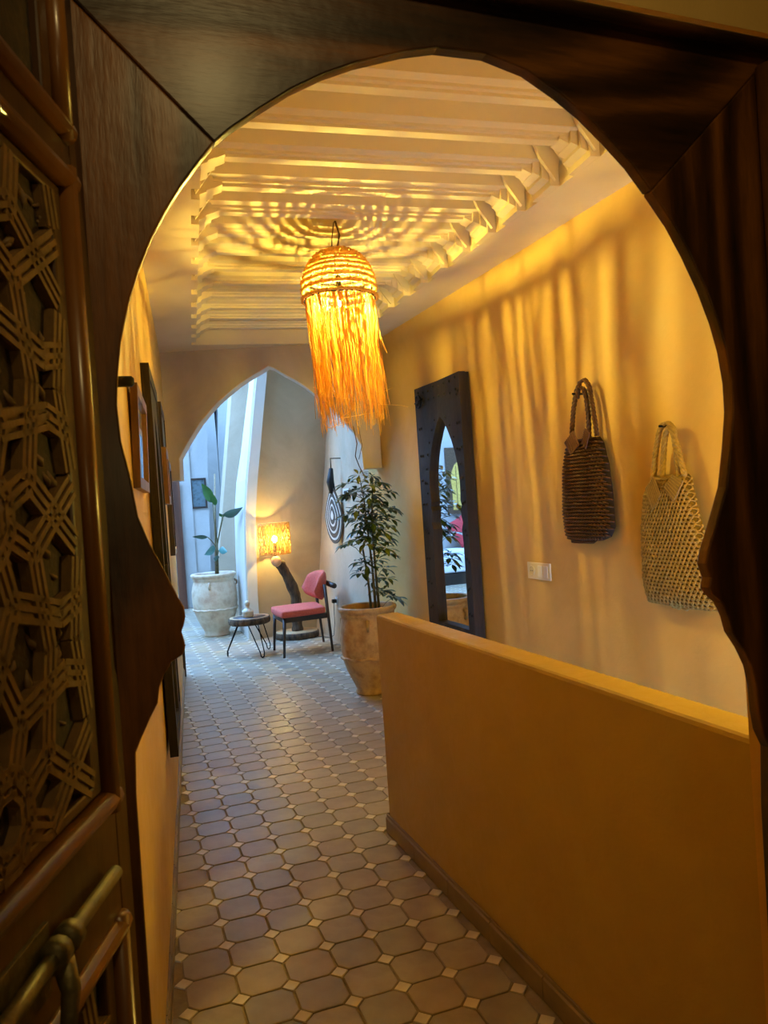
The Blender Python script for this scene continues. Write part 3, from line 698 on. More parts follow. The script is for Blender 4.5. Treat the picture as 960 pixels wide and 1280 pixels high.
# ------------------------------------------------------------------ big studded mirror on the right wall
MX = 2.42
mir = thing('arched_mirror', 'tall weathered black door-like mirror with pointed arch and iron studs, on the right wall', 'mirror', (MX, 5.2, 0.42))
cy = 5.155
half = [(0, 2.125), (0.05, 2.09), (0.11, 2.02), (0.17, 1.93), (0.215, 1.84), (0.25, 1.73), (0.265, 1.62), (0.262, 1.54), (0.255, 1.49), (0.272, 1.455), (0.250, 1.42), (0.256, 1.38), (0.275, 1.33), (0.250, 1.28), (0.262, 1.18), (0.262, 0.56)]
ylo, yhi, zlo, zhi = 4.80, 5.60, 0.42, 2.392
m = MB()
m.prism([(ylo, zlo), (cy, zlo), (cy, 0.56)] + [(cy - d, z) for d, z in half[::-1]] + [(cy, zhi), (ylo, zhi + 0.004)], (MX, 0, 0), Y, Z, (0.05, 0, 0))
m.prism([(cy, zlo), (yhi, zlo), (yhi, zhi + 0.006), (cy, zhi)] + [(cy + d, z) for d, z in half] + [(cy, 0.56)], (MX, 0, 0), Y, Z, (0.05, 0, 0))
m.build('door_board', 'mirror_wood', mir)
m = MB(); m.box((2.485, (ylo + yhi) / 2, (zlo + zhi) / 2), (0.028, yhi - ylo, zhi - zlo)); m.build('back_board', 'mirror_wood', mir)
m = MB(); pa = 0.0; gx_ = Vector((math.cos(pa), math.sin(pa), 0)); gy_ = Vector((-gx_.y, gx_.x, 0)); m.box((2.4605, cy, 1.34), (0.003, 0.56, 1.62), (gx_, gy_, Z)); m.build('glass', 'mirror', mir)
m = MB(); rr = random.Random(5)
for z in [0.66 + 0.2 * i for i in range(9)]:
    for y in (4.83, 4.86, 5.50, 5.55):
        m.ball((MX - 0.001, y + rr.uniform(-.008, .008), z + rr.uniform(-.02, .02)), (0.010, 0.012, 0.012), 8, 5)
for y in [4.86 + 0.095 * i for i in range(8)]:
    for z in (2.355, 2.27): m.ball((MX - 0.001, y, z + rr.uniform(-.012, .012)), (0.010, 0.012, 0.012), 8, 5)
for d, z in half[1:8:1]:
    for s in (-1, 1): m.ball((MX - 0.001, cy + s * (d + 0.045), z + 0.02), (0.009, 0.010, 0.010), 8, 5)
m.build('studs', 'black', mir, kind='stuff')
m = MB(); c = Vector((MX - 0.012, 5.515, 2.285))
m.tube([c + Vector((0, 0.055 * math.cos(a), 0.05 * math.sin(a))) for a in [math.radians(40 + 280 * i / 16) for i in range(17)]], 0.007, 8)
m.tube([c + Vector((0, -0.085, 0.01)), c + Vector((0, 0.06, -0.005))], 0.007, 8)
m.build('iron_latch', 'iron', mir)

# ------------------------------------------------------------------ shopping bags on the wall
def pillow_surface(poly, X0, th):
    """poly: closed outline (y,z). returns function (u,v)->point and normal sign, u across, v up"""
    zs = [p[1] for p in poly]; z0, z1 = min(zs), max(zs)
    def bounds(z):
        ys = []
        n = len(poly)
        for i in range(n):
            a, b = poly[i], poly[(i + 1) % n]
            if (a[1] - z) * (b[1] - z) <= 0 and abs(a[1] - b[1]) > 1e-9:
                ys.append(a[0] + (b[0] - a[0]) * (z - a[1]) / (b[1] - a[1]))
        return (min(ys), max(ys)) if ys else (poly[0][0], poly[0][0])
    def P(u, v, off=0):
        z = z0 + (z1 - z0) * min(max(v, 0.002), 0.998); a, b = bounds(z)
        y = a + (b - a) * u
        bul = (max(0, 1 - (2 * u - 1) ** 4)) ** 0.5 * (max(0, 1 - (2 * v - 1) ** 8)) ** 0.5
        return Vector((X0 - th * bul - off, y, z))
    return P
def bag(name, label, poly, X0, th, matb, matin, straps, patches, mode, matpatch):
    t = thing(name, label, 'bag', (X0, sum(p[0] for p in poly) / len(poly), min(p[1] for p in poly)), 'woven bags hung on the right wall')
    P = pillow_surface(poly, X0, th); m = MB(); nu, nv = 20, 30
    vs = [P(i / nu, j / nv, -0.006) for j in range(nv + 1) for i in range(nu + 1)]
    fs = [(j * (nu + 1) + i, j * (nu + 1) + i + 1, (j + 1) * (nu + 1) + i + 1, (j + 1) * (nu + 1) + i) for j in range(nv) for i in range(nu)]
    m.add(vs, fs, True); m.build('lining', matin, t)
    m = MB()
    if mode == 'weave':
        R, Cn = 30, 17
        for j in range(R):
            for i in range(Cn):
                u = (i + 0.5 + 0.5 * (j % 2)) / (Cn + 0.5); v = (j + 0.5) / R
                a = P(max(0, u - 0.55 / Cn), v - 0.35 / R, 0.0); b = P(u, v, 0.006); c = P(min(1, u + 0.55 / Cn), v + 0.35 / R, 0.0)
                m.tube([a, b, c], [0.0035, 0.0075, 0.0035], 5, cap=False)
    else:
        R, Cn = 34, 17
        for j in range(R):
            for i in range(Cn):
                u = (i + 0.5 + 0.5 * (j % 2)) / (Cn + 0.5); v = (j + 0.5) / R; k = 8
                pts = []
                for q in range(k):
                    a = 2 * PI * q / k; pts.append(P(min(1, max(0, u + 0.58 / Cn * math.cos(a))), v + 0.85 / R * math.sin(a), 0.004 + 0.003 * math.sin(2 * a)))
                m.tube(pts, 0.0034, 4, closed=True)
        for j in range(26):   # loose loops at the edges
            for u in (0.0, 1.0): m.ball(P(u, j / 26, 0.004) + Vector((0, rnd(-.006, .006), 0)), 0.0075, 6, 4)
        for i in range(18): m.ball(P(i / 17, 0.0, 0.004) + Vector((0, 0, rnd(-.008, .004))), 0.009, 6, 4)
    m.build('weave', matb, t, kind='stuff')
    for s in straps:
        # resample
        pts = [Vector((X0 - 0.02, y, z)) for y, z in s]; dense = []
        for a, b in zip(pts[:-1], pts[1:]):
            n = max(2, int((b - a).length / 0.008))
            dense += [a + (b - a) * (i / n) for i in range(n)]
        m = MB()
        for ph in (0, 1, 2):
            q = [p + Vector((math.cos(i * 0.75 + ph * 2.09) * 0.0075, math.sin(i * 0.75 + ph * 2.09) * 0.008, 0)) for i, p in enumerate(dense)]
            m.tube(q, 0.0075, 5)
        m.build('strap', matb, t)
    for q in patches:
        o = MB().prism(q, (X0 - th - 0.012, 0, 0), Y, Z, (0.006, 0, 0)).build('corner_patch', matpatch, t, bevel=0.002)
        m = MB(); a, b, c, d = [Vector((X0 - th - 0.0135, y, z)) for y, z in q]
        for i in range(1, 7):
            f = i / 7; m.tube([a + (b - a) * f, d + (c - d) * f], 0.0016, 4, cap=False)
        m.build('stitching', matb, o)
    MB().tube([(rx(straps[0][3][0]) - 0.001, straps[0][3][0], straps[0][3][1] - 0.012), (X0 - 0.045, straps[0][3][0], straps[0][3][1] - 0.01)], 0.006, 8).build('hook', 'iron', t)
    return t
b1 = [(3.60, 1.785), (3.66, 1.74), (3.702, 1.615), (3.73, 1.386), (3.715, 1.245), (3.652, 1.208), (3.473, 1.214), (3.34, 1.240), (3.293, 1.297), (3.296, 1.464), (3.312, 1.632), (3.347, 1.753), (3.38, 1.785)]
bag1 = bag('woven_bag', 'dark brown woven leather bag hanging left of the tan bag on the right wall', b1, 2.51, 0.05, 'bag_brown', 'bag_brown_in',
    [[(3.60, 1.78), (3.587, 1.86), (3.565, 1.95), (3.531, 2.044), (3.489, 2.089), (3.444, 2.099), (3.413, 2.059), (3.39, 1.936), (3.369, 1.78)], [(3.44, 1.77), (3.432, 1.90), (3.44, 2.0), (3.46, 2.05), (3.50, 2.07), (3.53, 2.0)]],
    [[(3.615, 1.774), (3.52, 1.834), (3.475, 1.750), (3.560, 1.700)], [(3.452, 1.764), (3.416, 1.833), (3.375, 1.800), (3.420, 1.720)]], 'weave', 'bag_patch')
b2 = [(2.965, 1.548), (3.01, 1.50), (3.041, 1.455), (3.075, 1.30), (3.081, 1.218), (3.09, 1.058), (3.072, 0.932), (2.866, 0.925), (2.714, 0.928), (2.612, 0.934), (2.625, 1.034), (2.655, 1.157), (2.705, 1.372), (2.740, 1.525), (2.76, 1.548)]
bag2 = bag('netted_bag', 'tan knotted net bag hanging nearest the carved doorway on the right wall', b2, 2.52, 0.055, 'bag_tan', 'bag_tan_in',
    [[(2.964, 1.54), (2.944, 1.643), (2.906, 1.754), (2.876, 1.788), (2.843, 1.791), (2.814, 1.765), (2.802, 1.668), (2.791, 1.53)], [(2.905, 1.54), (2.881, 1.675), (2.865, 1.74), (2.84, 1.77), (2.81, 1.73), (2.786, 1.65), (2.756, 1.53)]],
    [[(2.975, 1.49), (2.910, 1.545), (2.870, 1.455), (2.936, 1.38)], [(2.846, 1.487), (2.785, 1.547), (2.720, 1.515), (2.788, 1.421)]], 'net', 'tan_patch')

# socket and switches
yb = 4.08; xb = rx(yb)
pl_ = thing('switch_plate', 'cream double plate with round socket and two rocker switches between mirror and bags', 'switch', (xb, yb, 1.02))
MB().box((xb - 0.005, yb, 1.021), (0.012, 0.255, 0.104)).build('plate', 'cream_plastic', pl_, bevel=0.002)
m = MB(); m.lathe([(0.032, 0), (0.032, 0.004), (0.028, 0.006), (0.024, 0.001)], (xb - 0.010, yb + 0.075, 1.021), 24, (-1, 0, 0)); so = m.build('socket', 'cream_plastic', pl_)
m = MB()
for s in (-1, 1): m.tube([(xb - 0.0135, yb + 0.075 + s * 0.009, 1.021), (xb - 0.0105, yb + 0.075 + s * 0.009, 1.021)], 0.003, 8)
m.build('pin_hole', 'black', so)
for dy in (-0.02, -0.085): MB().box((xb - 0.013, yb + dy, 1.021), (0.006, 0.045, 0.07)).build('rocker', 'white_plastic', pl_, bevel=0.0015)

# ------------------------------------------------------------------ potted plants
def jar(parent, c, R, Hh, mat, lugs=True):
    pf = [(0.52, 0), (0.56, 0.008), (0.575, 0.035), (0.54, 0.06), (0.60, 0.11), (0.72, 0.19), (0.84, 0.28), (0.93, 0.37), (0.97, 0.44), (1.0, 0.52), (1.01, 0.62), (1.0, 0.72), (0.96, 0.80), (0.92, 0.86), (0.90, 0.885), (0.93, 0.90), (0.94, 0.915), (0.92, 0.925), (0.94, 0.935), (1.0, 0.95), (1.02, 0.97), (1.01, 0.99), (0.97, 1.0), (0.90, 1.0), (0.86, 0.985), (0.84, 0.93), (0.84, 0.90)]
    fn = lambda r, a, z: r * (1 + 0.008 * math.sin(3 * a + z * 9) + 0.004 * math.sin(7 * a + z * 31))
    m = MB(); m.lathe([(r * R, z * Hh) for r, z in pf], c, 48, fn=fn); j = m.build('jar', mat, parent)
    m = MB(); n = 72
    pts = [Vector(c) + Vector((math.cos(2 * PI * k / n) * R * 0.985, math.sin(2 * PI * k / n) * R * 0.985, Hh * 0.435 + 0.004 * math.sin(k * 1.3))) for k in range(n)]
    m.tube(pts, [0.010 + 0.004 * (k % 2) for k in range(n)], 6, closed=True); m.build('rope_band', mat, j)
    if lugs:
        for a in (math.radians(250), math.radians(10), math.radians(130)):
            p = Vector(c) + Vector((math.cos(a) * R * 0.97, math.sin(a) * R * 0.97, Hh * 0.86)); o = Vector((math.cos(a), math.sin(a), 0)); m = MB()
            m.tube([p - Z * 0.0, p + o * 0.028 - Z * 0.01, p + o * 0.03 - Z * 0.045, p + o * 0.006 - Z * 0.075], [0.016, 0.014, 0.013, 0.010], 8)
            m.build('lug', mat, j)
    m = MB(); m.lathe([(R * 0.01, Hh * 0.93), (R * 0.5, Hh * 0.935), (R * 0.85, Hh * 0.925)], c, 24); m.build('soil', 'soil', parent)
    return j
def blade(m, p, d, L, w, droop=0.3, fold=0.25, side=None, n=7, shape=0.62):
    """leaf blade from p along d, midrib folded"""
    d = Vector(d).normalized(); s = side or d.cross(Z)
    if s.length < 1e-3: s = Vector((1, 0, 0))
    s.normalize(); upn = s.cross(d).normalized(); vs = []; 
    for i in range(n):
        q = i / (n - 1); ww = w * math.sin(PI * min(1, q ** shape * 0.97 + 0.015)); c = Vector(p) + d * (L * q) - Z * (droop * L * q * q)
        vs += [c - s * ww + upn * ww * fold, c, c + s * ww + upn * ww * fold]
    fs = []
    for i in range(n - 1):
        for k in (0, 1): fs.append((3 * i + k, 3 * i + k + 1, 3 * i + 3 + k + 1, 3 * i + 3 + k))
    m.add(vs, fs, True)
pot = thing('potted_umbrella_plant', 'bushy green umbrella plant in an ochre clay jar at the parapet end', 'plant', (1.955, 5.76, 0))
jc = (1.957, 5.76, 0); jar(pot, jc, 0.232, 0.70, 'clay')
rr = random.Random(21)
stems = [[(2.02, 5.74, 0.64), (2.015, 5.74, 1.0), (2.0, 5.75, 1.3), (1.985, 5.75, 1.55), (1.965, 5.76, 1.73)], [(2.06, 5.77, 0.64), (2.05, 5.77, 1.0), (2.05, 5.78, 1.35), (2.08, 5.77, 1.72)], [(2.0, 5.79, 0.64), (1.99, 5.79, 0.9), (1.955, 5.78, 1.18)]]
m = MB()
for s in stems: m.tube(s, [0.012 - 0.0022 * i for i in range(len(s))], 7)
sm_ = m.build('stem', 'stem', pot)
W_ = []
for (wx, wz) in [(1.93, 1.74), (1.87, 1.68), (2.08, 1.73), (2.13, 1.68), (2.02, 1.66), (1.90, 1.60), (1.86, 1.58), (2.06, 1.58), (2.14, 1.58), (2.18, 1.60), (1.88, 1.47), (1.83, 1.44), (1.97, 1.52), (2.04, 1.50), (2.10, 1.52), (2.17, 1.47), (2.19, 1.45), (1.90, 1.37), (1.95, 1.40), (2.00, 1.43), (2.05, 1.42), (2.10, 1.40), (2.16, 1.38), (1.92, 1.31), (1.98, 1.33), (2.04, 1.31), (2.10, 1.32), (2.17, 1.32), (1.88, 1.23), (1.85, 1.20), (1.95, 1.20), (2.08, 1.24), (2.14, 1.24), (2.06, 1.16), (2.13, 1.15), (2.16, 1.10), (1.90, 1.06), (1.94, 1.03), (2.10, 1.05), (1.90, 0.97), (2.14, 0.98), (2.11, 0.91), (2.15, 0.88), (2.06, 0.88), (2.12, 0.80), (2.07, 0.80), (2.20, 0.74), (2.15, 0.76), (2.0, 1.56), (1.96, 1.46), (2.08, 1.46), (2.02, 1.36), (2.13, 1.44), (2.07, 1.37), (1.99, 1.26), (2.11, 1.28), (2.15, 1.41), (2.05, 1.64), (1.97, 1.62), (2.12, 1.20)]:
    W_.append(Vector((wx, 5.75 + rr.uniform(-.12, .12), wz)))
pm = MB()
for w in W_:
    # nearest stem point slightly lower
    best = min((Vector(p) for s in stems for p in [tuple(Vector(s[i]) + (Vector(s[i + 1]) - Vector(s[i])) * f) for i in range(len(s) - 1) for f in (0, .33, .66)]), key=lambda p: (p - w).length + (5 if p.z > w.z else 0))
    pm.tube([best, (best + w) / 2 + Z * 0.02, w], 0.0025, 4)
    m = MB(); k = rr.choice((7, 8, 9)); out = (w - best); out.z = 0
    axis = (out.normalized() * 0.5 if out.length > 0.01 else Vector((0, 0, 0))) + Z
    axis.normalize(); u = axis.cross(Vector((0.3, 1, 0))).normalized(); v = axis.cross(u); ph = rr.uniform(0, 6)
    L = rr.uniform(0.078, 0.118)
    for q in range(k):
        a = ph + 2 * PI * q / k; d = u * math.cos(a) + v * math.sin(a) + axis * rr.uniform(-.05, .35)
        blade(m, w + d * 0.012, d, L * rr.uniform(.85, 1.1), L * 0.20, rr.uniform(.1, .5), 0.3, shape=1.25)
    m.build('leaf_whorl', 'leaf_light' if rr.random() < 0.22 else 'leaf_green', pot)
pm.build('petioles', 'stem', sm_, kind='stuff')

pot2 = thing('potted_broadleaf_plant', 'sparse broad-leaved plant on a cane in a pale clay jar at the far left', 'plant', (1.285, 9.68, 0))
jar(pot2, (1.285, 9.68, 0), 0.275, 0.78, 'clay_pale')
MB().tube([(1.315, 9.68, 0.70), (1.345, 9.69, 1.3), (1.39, 9.70, 2.02)], [0.012, 0.011, 0.009], 8).build('cane', 'cane', pot2)
MB().tube([(1.335, 9.66, 0.70), (1.345, 9.66, 1.0), (1.355, 9.66, 1.22)], [0.018, 0.016, 0.012], 8).build('stem', 'stem', pot2)
def bigleaf(att, base, tip, w, mat, side, droop=0.1, lab=None):
    m = MB(); a, b, t = Vector(att), Vector(base), Vector(tip)
    blade(m, b, t - b, (t - b).length, w, droop, 0.25, Vector(side), 10, 0.75)
    lf = m.build('leaf', mat, pot2)
    MB().tube([a, (a + b) / 2 + Vector((0, 0, 0.01)), b], 0.006, 6).build('petiole', 'stem', lf)
bigleaf((1.345, 9.66, 1.1), (1.33, 9.62, 1.66), (1.20, 9.55, 1.93), 0.06, 'banana_green', (0.75, 0, 0.6))
bigleaf((1.35, 9.66, 1.15), (1.36, 9.63, 1.62), (1.335, 9.58, 1.78), 0.035, 'banana_green', (1, 0, 0))
bigleaf((1.35, 9.66, 1.1), (1.44, 9.60, 1.50), (1.60, 9.06, 1.49), 0.06, 'banana_dark', (0, 0.55, 0.8), -0.15)
bigleaf((1.35, 9.66, 1.1), (1.45, 9.64, 1.47), (1.40, 9.60, 1.53), 0.03, 'banana_green', (1, 0, 0))
bigleaf((1.345, 9.66, 1.1), (1.24, 9.62, 1.235), (1.05, 9.58, 1.235), 0.028, 'banana_dark', (0, 0.4, 0.9), -0.1)
bigleaf((1.345, 9.66, 0.95), (1.32, 9.60, 1.08), (1.17, 9.50, 1.07), 0.06, 'banana_blue', (0.2, 0.3, 0.9), 0.25)
bigleaf((1.345, 9.66, 0.95), (1.36, 9.60, 1.06), (1.45, 9.50, 1.08), 0.05, 'banana_blue', (0.1, 0.4, 0.9), 0.3)
bigleaf((1.345, 9.66, 0.9), (1.34, 9.60, 1.0), (1.30, 9.52, 0.96), 0.035, 'banana_dark', (1, 0.2, 0), 0.3)

# ------------------------------------------------------------------ chair
ch = thing('accent_chair', 'dark wooden chair with coral upholstered seat and curved coral backrest', 'chair', (1.93, 7.92, 0))
def leg(a, b, r0_, r1_): 
    MB().tube([a, b], [r0_, r1_], 8).build('leg', 'dark_wood', ch)
leg((1.665, 7.625, 0), (1.70, 7.66, 0.39), 0.013, 0.019); leg((1.672, 8.13, 0), (1.70, 8.12, 0.39), 0.013, 0.019)
leg((2.19, 7.66, 0), (2.155, 7.69, 0.70), 0.013, 0.02); leg((2.26, 8.25, 0), (2.19, 8.22, 0.70), 0.013, 0.02)
m = MB()
for a, b in (((1.70, 7.66, .375), (2.16, 7.69, .375)), ((1.70, 8.12, .375), (2.21, 8.22, .375)), ((1.70, 7.66, .375), (1.70, 8.12, .375)), ((2.16, 7.69, .375), (2.21, 8.22, .375))): MB().bar(a, b, 0.022, 0.05).build('seat_rail', 'dark_wood', ch)
m = MB(); poly = [(1.665, 7.62), (1.645, 7.89), (1.665, 8.16), (1.95, 8.21), (2.19, 8.20), (2.17, 7.93), (2.15, 7.67), (1.92, 7.63)]
m.prism(poly, (0, 0, 0.398), X, Y, (0, 0, 0.078)); so = m.build('seat', 'coral', ch, bevel=0.022, sub=1)
for p in so.data.polygons: p.use_smooth = True
MB().tube([(2.235, 7.60, 0.685), (2.285, 8.30, 0.685)], 0.028, 12).build('back_rail', 'dark_wood', ch)
m = MB(); nu, nv = 18, 10; vs = []
for sgn in (0, 1):
    for j in range(nv + 1):
        for i in range(nu + 1):
            u = i / nu * 2 - 1; v = j / nv * 2 - 1
            a = u * 1.02; rad_ = 0.30 
            hgt = 0.15 * math.sqrt(max(0.0, 1 - abs(u) ** 2.6)) * 0.8 + 0.035
            th_ = 0.030 * math.sqrt(max(0, (1 - u ** 6) * (1 - v ** 4))) + 0.002
            R_ = rad_ + (th_ if sgn == 0 else -th_)
            vs.append(Vector((1.90 + R_ * math.cos(a) + 0.02 * v, 7.95 + R_ * math.sin(a), 0.675 + hgt * v)))
w = nu + 1; K = w * (nv + 1); fs = []
for j in range(nv):
    for i in range(nu):
        a = j * w + i; fs += [(a, a + 1, a + w + 1, a + w), (K + a, K + a + w, K + a + w + 1, K + a + 1)]
for i in range(nu): fs += [(i, K + i, K + i + 1, i + 1), (nv * w + i, nv * w + i + 1, K + nv * w + i + 1, K + nv * w + i)]
for j in range(nv): fs += [(j * w, (j + 1) * w, K + (j + 1) * w, K + j * w), (j * w + nu, K + j * w + nu, K + (j + 1) * w + nu, (j + 1) * w + nu)]
m.add(vs, fs, True); m.build('backrest', 'coral', ch)

# ------------------------------------------------------------------ side table and bottle
tb_ = thing('log_side_table', 'round log-slice side table on black hairpin legs beside the coral chair', 'table', (1.41, 8.03, 0))
tc = Vector((1.41, 8.03, 0)); wob = lambda r, a, z: r * (1 + 0.03 * math.sin(2 * a + 1) + 0.015 * math.sin(5 * a))
m = MB(); m.lathe([(0.195, 0.335), (0.208, 0.345), (0.212, 0.37), (0.209, 0.398), (0.203, 0.404)], tc, 40, fn=wob, sx=1.02); m.build('bark_edge', 'bark', tb_)
m = MB(); m.lathe([(0.20, 0.403), (0.20, 0.4065)], tc, 40, fn=wob, sx=1.02); m.build('top_rim', 'cutwood', tb_)
m = MB(); m.lathe([(0.165, 0.405), (0.165, 0.4085)], tc, 40, fn=wob, sx=1.02); m.build('top', 'slab_dark', tb_)
for (a, tip) in ((math.radians(160), (1.17, 8.11)), (math.radians(275), (1.475, 7.78)), (math.radians(35), (1.63, 8.22))):
    t_ = Vector((*tip, 0.007)); u = Vector((-math.sin(a), math.cos(a), 0)); c = tc + Vector((math.cos(a) * 0.12, math.sin(a) * 0.12, 0.34))
    uu = (t_ - c).cross(Z); uu.z = 0; uu.normalize()
    pts = [c + uu * 0.06, t_ + uu * 0.024 + Z * 0.05, t_ + uu * 0.018 + Z * 0.012, t_, t_ - uu * 0.018 + Z * 0.012, t_ - uu * 0.024 + Z * 0.05, c - uu * 0.06]
    MB().tube(pts, 0.006, 8).build('hairpin_leg', 'iron', tb_)
va = thing('ceramic_bottle', 'small squat cream ceramic bottle standing on the log side table', 'vase', (1.39, 8.0, 0.4085))
m = MB(); m.lathe([(0.050, 0.4085), (0.058, 0.413), (0.060, 0.435), (0.058, 0.455), (0.061, 0.46), (0.059, 0.478), (0.036, 0.494), (0.022, 0.505), (0.020, 0.525), (0.026, 0.530)], (1.39, 8.0, 0), 28); m.build('body', 'ceramic', va)
m = MB(); m.lathe([(0.022, 0.53), (0.030, 0.545), (0.028, 0.565), (0.014, 0.58), (0.002, 0.584)], (1.39, 8.0, 0), 24); m.build('stopper', 'ceramic', va)

# ------------------------------------------------------------------ driftwood floor lamp
fl = thing('tree_trunk_lamp', 'lit floor lamp with bent tree-trunk stem and woven raffia drum shade', 'lamp', (2.09, 8.80, 0))
wob2 = lambda r, a, z: r * (1 + 0.05 * math.sin(2 * a + 2) + 0.02 * math.sin(6 * a))
m = MB(); m.lathe([(0.235, 0.004), (0.25, 0.012), (0.252, 0.06), (0.24, 0.075)], (2.09, 8.78, 0), 40, fn=wob2); bs = m.build('base', 'bark', fl)
m = MB(); m.lathe([(0.236, 0.074), (0.236, 0.078)], (2.09, 8.78, 0), 40, fn=wob2); m.build('cut_face', 'cutwood', bs)
tr = [(2.10, 8.79, 0.07), (2.10, 8.79, 0.2), (2.11, 8.79, 0.36), (2.10, 8.78, 0.50), (2.06, 8.78, 0.62), (2.01, 8.77, 0.74), (1.955, 8.77, 0.85), (1.92, 8.77, 0.92)]
dens = []
for a, b in zip(tr[:-1], tr[1:]): dens += [Vector(a) + (Vector(b) - Vector(a)) * f for f in (0, .25, .5, .75)]
rr = random.Random(2)
m = MB(); m.tube(dens, [0.064 + rr.uniform(-.006, .006) - 0.0002 * i for i in range(len(dens))], 14); m.build('trunk', 'bark', fl)
m = MB(); m.lathe([(0.05, 0), (0.06, 0.01), (0.06, 0.05), (0.02, 0.055)], (1.90, 8.76, 0.905), 20, (-0.35, -0.85, 0.35)); m.build('cut_end', 'cutwood', fl)
sc_ = Vector((1.90, 8.80, 0)); SR = 0.175
MB().tube([sc_ + Z * 0.95, sc_ + Z * 1.13], 0.014, 10).build('stem_rod', 'iron', fl)
MB().ball(sc_ + Z * 1.175, (0.03, 0.03, 0.04), 10, 7).build('bulb', 'bulb2', fl)
m = MB()
for k in range(70):
    a = 2 * PI * k / 70; pts = []; rad = []
    for i in range(17):
        z = 1.0 + 0.36 * i / 16; r = SR + rr.uniform(-.006, .010)
        aa = a + rr.uniform(-.02, .02); pts.append(sc_ + Vector((math.cos(aa) * r, math.sin(aa) * r, z))); rad.append(0.0075 if i % 2 else 0.0045)
    m.tube(pts, rad, 5)
sh = m.build('shade', 'raffia_rope', fl)
for z in (1.0, 1.36): m = MB(); m.tube([sc_ + Vector((math.cos(2 * PI * k / 40) * SR, math.sin(2 * PI * k / 40) * SR, z)) for k in range(40)], 0.007, 6, closed=True); m.build('rim', 'raffia_rope', sh)
m = MB()
for a in (0, 2.09, 4.19): m.tube([sc_ + Vector((0, 0, 1.06)), sc_ + Vector((math.cos(a) * SR, math.sin(a) * SR, 1.0))], 0.003, 5)
m.build('spider', 'iron', sh)
m = MB(); xw = rxf(8.2, 0.45)
m.tube([(2.16, 8.75, 0.02), (2.3, 8.6, 0.012), (2.38, 8.4, 0.012), (xw - 0.05, 8.25, 0.06), (xw - 0.04, 8.22, 0.2), (xw - 0.04, 8.2, 0.44)], 0.004, 6); m.build('cord', 'black', fl)
MB().box((xw - 0.035, 8.2, 0.45), (0.05, 0.045, 0.04)).build('plug', 'black', fl, bevel=0.004)
so_ = thing('wall_socket', 'white wall socket low on the wall behind the coral chair', 'socket', (xw, 8.2, 0.45))
MB().box((xw - 0.004, 8.2, 0.45), (0.010, 0.085, 0.085)).build('plate', 'white_plastic', so_, bevel=0.001)

# ------------------------------------------------------------------ woven loop hanging on the wall, thermostat
xh = rxf(7.9, 1.45)
HU = Vector((-0.19, 0.982, 0)); HN = Vector((0.982, 0.19, 0)); HO = Vector((2.415, 8.03, 0))
hg = thing('striped_wall_hanging', 'oval brown and white striped woven hanging with a dark tasselled handle', 'wall decor', (2.42, 8.05, 1.1))
def ovl(a, b, n=36):
    pts = []
    for k in range(n):
        t = 2 * PI * k / n; y = math.sin(t); z = math.cos(t)
        sh_ = 1 - 0.35 * max(0, z) - 0.1 * (z > 0) * z
        pts.append((a * y * sh_, 1.415 + b * z))
    return pts
for i, f in enumerate((1.0, 0.88, 0.80, 0.64, 0.56, 0.40, 0.32, 0.16)):
    MB().prism(ovl(0.20 * f, 0.315 * f), HO, HU, Z, -HN * (0.010 + 0.0025 * i)).build('woven_band', 'hang_dark' if i % 2 == 0 else 'hang_light', hg)
m = MB(); m.tube([HO + Z * 1.66, HO + Z * 1.78 - HN * .02, HO + Z * 1.93], [0.035, 0.042, 0.022], 10); m.build('handle', 'black', hg, label='dark bound handle')
m = MB(); m.tube([HO + Z * 1.92, HO + Z * 2.04, Vector((rxf(8.08, 2.04), 8.08, 2.04))], 0.007, 6); m.build('hanging_loop', 'cord', hg)
xt = rxf(7.50, 1.62)
th = thing('thermostat', 'small white thermostat on the wall above the striped hanging', 'thermostat', (xt, 7.59, 1.62))
MB().box((xt - 0.010, 7.59, 1.636), (0.024, 0.20, 0.105)).build('case', 'white_plastic', th, bevel=0.003)
MB().box((xt - 0.024, 7.59, 1.64), (0.004, 0.10, 0.05)).build('display', 'hang_dark', th)

# ------------------------------------------------------------------ things on the left wall
ul = Vector((0.1097, 1, 0)).normalized(); nl = Vector((ul.y, -ul.x, 0))
def LW(y, z, off=0): return Vector((lx(y), y, z)) + nl * off
def wall_frame(name, label, cat, y0, y1, z0, z1, th_, fw, mat, inner, innername, group='frames along the left wall', tilt=0.0, lean=0.0):
    t = thing(name, label, cat, LW(y0, z0), group)
    A = LW(y0, z0); L = (y1 - y0) / ul.y; Hh = z1 - z0; V = Z - nl * tilt / Hh + nl * lean
    A = A + nl * tilt
    m = MB(); m.ringprism([(0, 0), (L, 0), (L, Hh), (0, Hh)], [(fw, fw), (L - fw, fw), (L - fw, Hh - fw), (fw, Hh - fw)], A, ul, V, nl * th_); m.build('frame', mat, t)
    m = MB(); m.prism([(fw, fw), (L - fw, fw), (L - fw, Hh - fw), (fw, Hh - fw)], A + nl * 0.001, ul, V, nl * (th_ * 0.55)); m.build(innername, inner, t)
    return t, A, L, Hh, V
wall_frame('framed_mirror', 'small brown-framed mirror on the left wall reflecting pale daylight', 'mirror', 2.46, 2.97, 1.60, 1.925, 0.022, 0.035, 'light_wood', 'mirror', 'glass', lean=0.03)
t, A, L, Hh, V = wall_frame('carved_mirror', 'tall dark arched mirror on the left wall, nearest tall one', 'mirror', 3.34, 4.14, 0.49, 2.16, 0.035, 0.06, 'mirror_wood', 'mirror', 'glass', tilt=0.012)
hp = [(0, 1.50), (0.08, 1.40), (0.16, 1.22), (0.20, 1.02), (0.19, 0.84), (0.22, 0.78), (0.20, 0.70), (0.20, 0.06)]
m = MB()
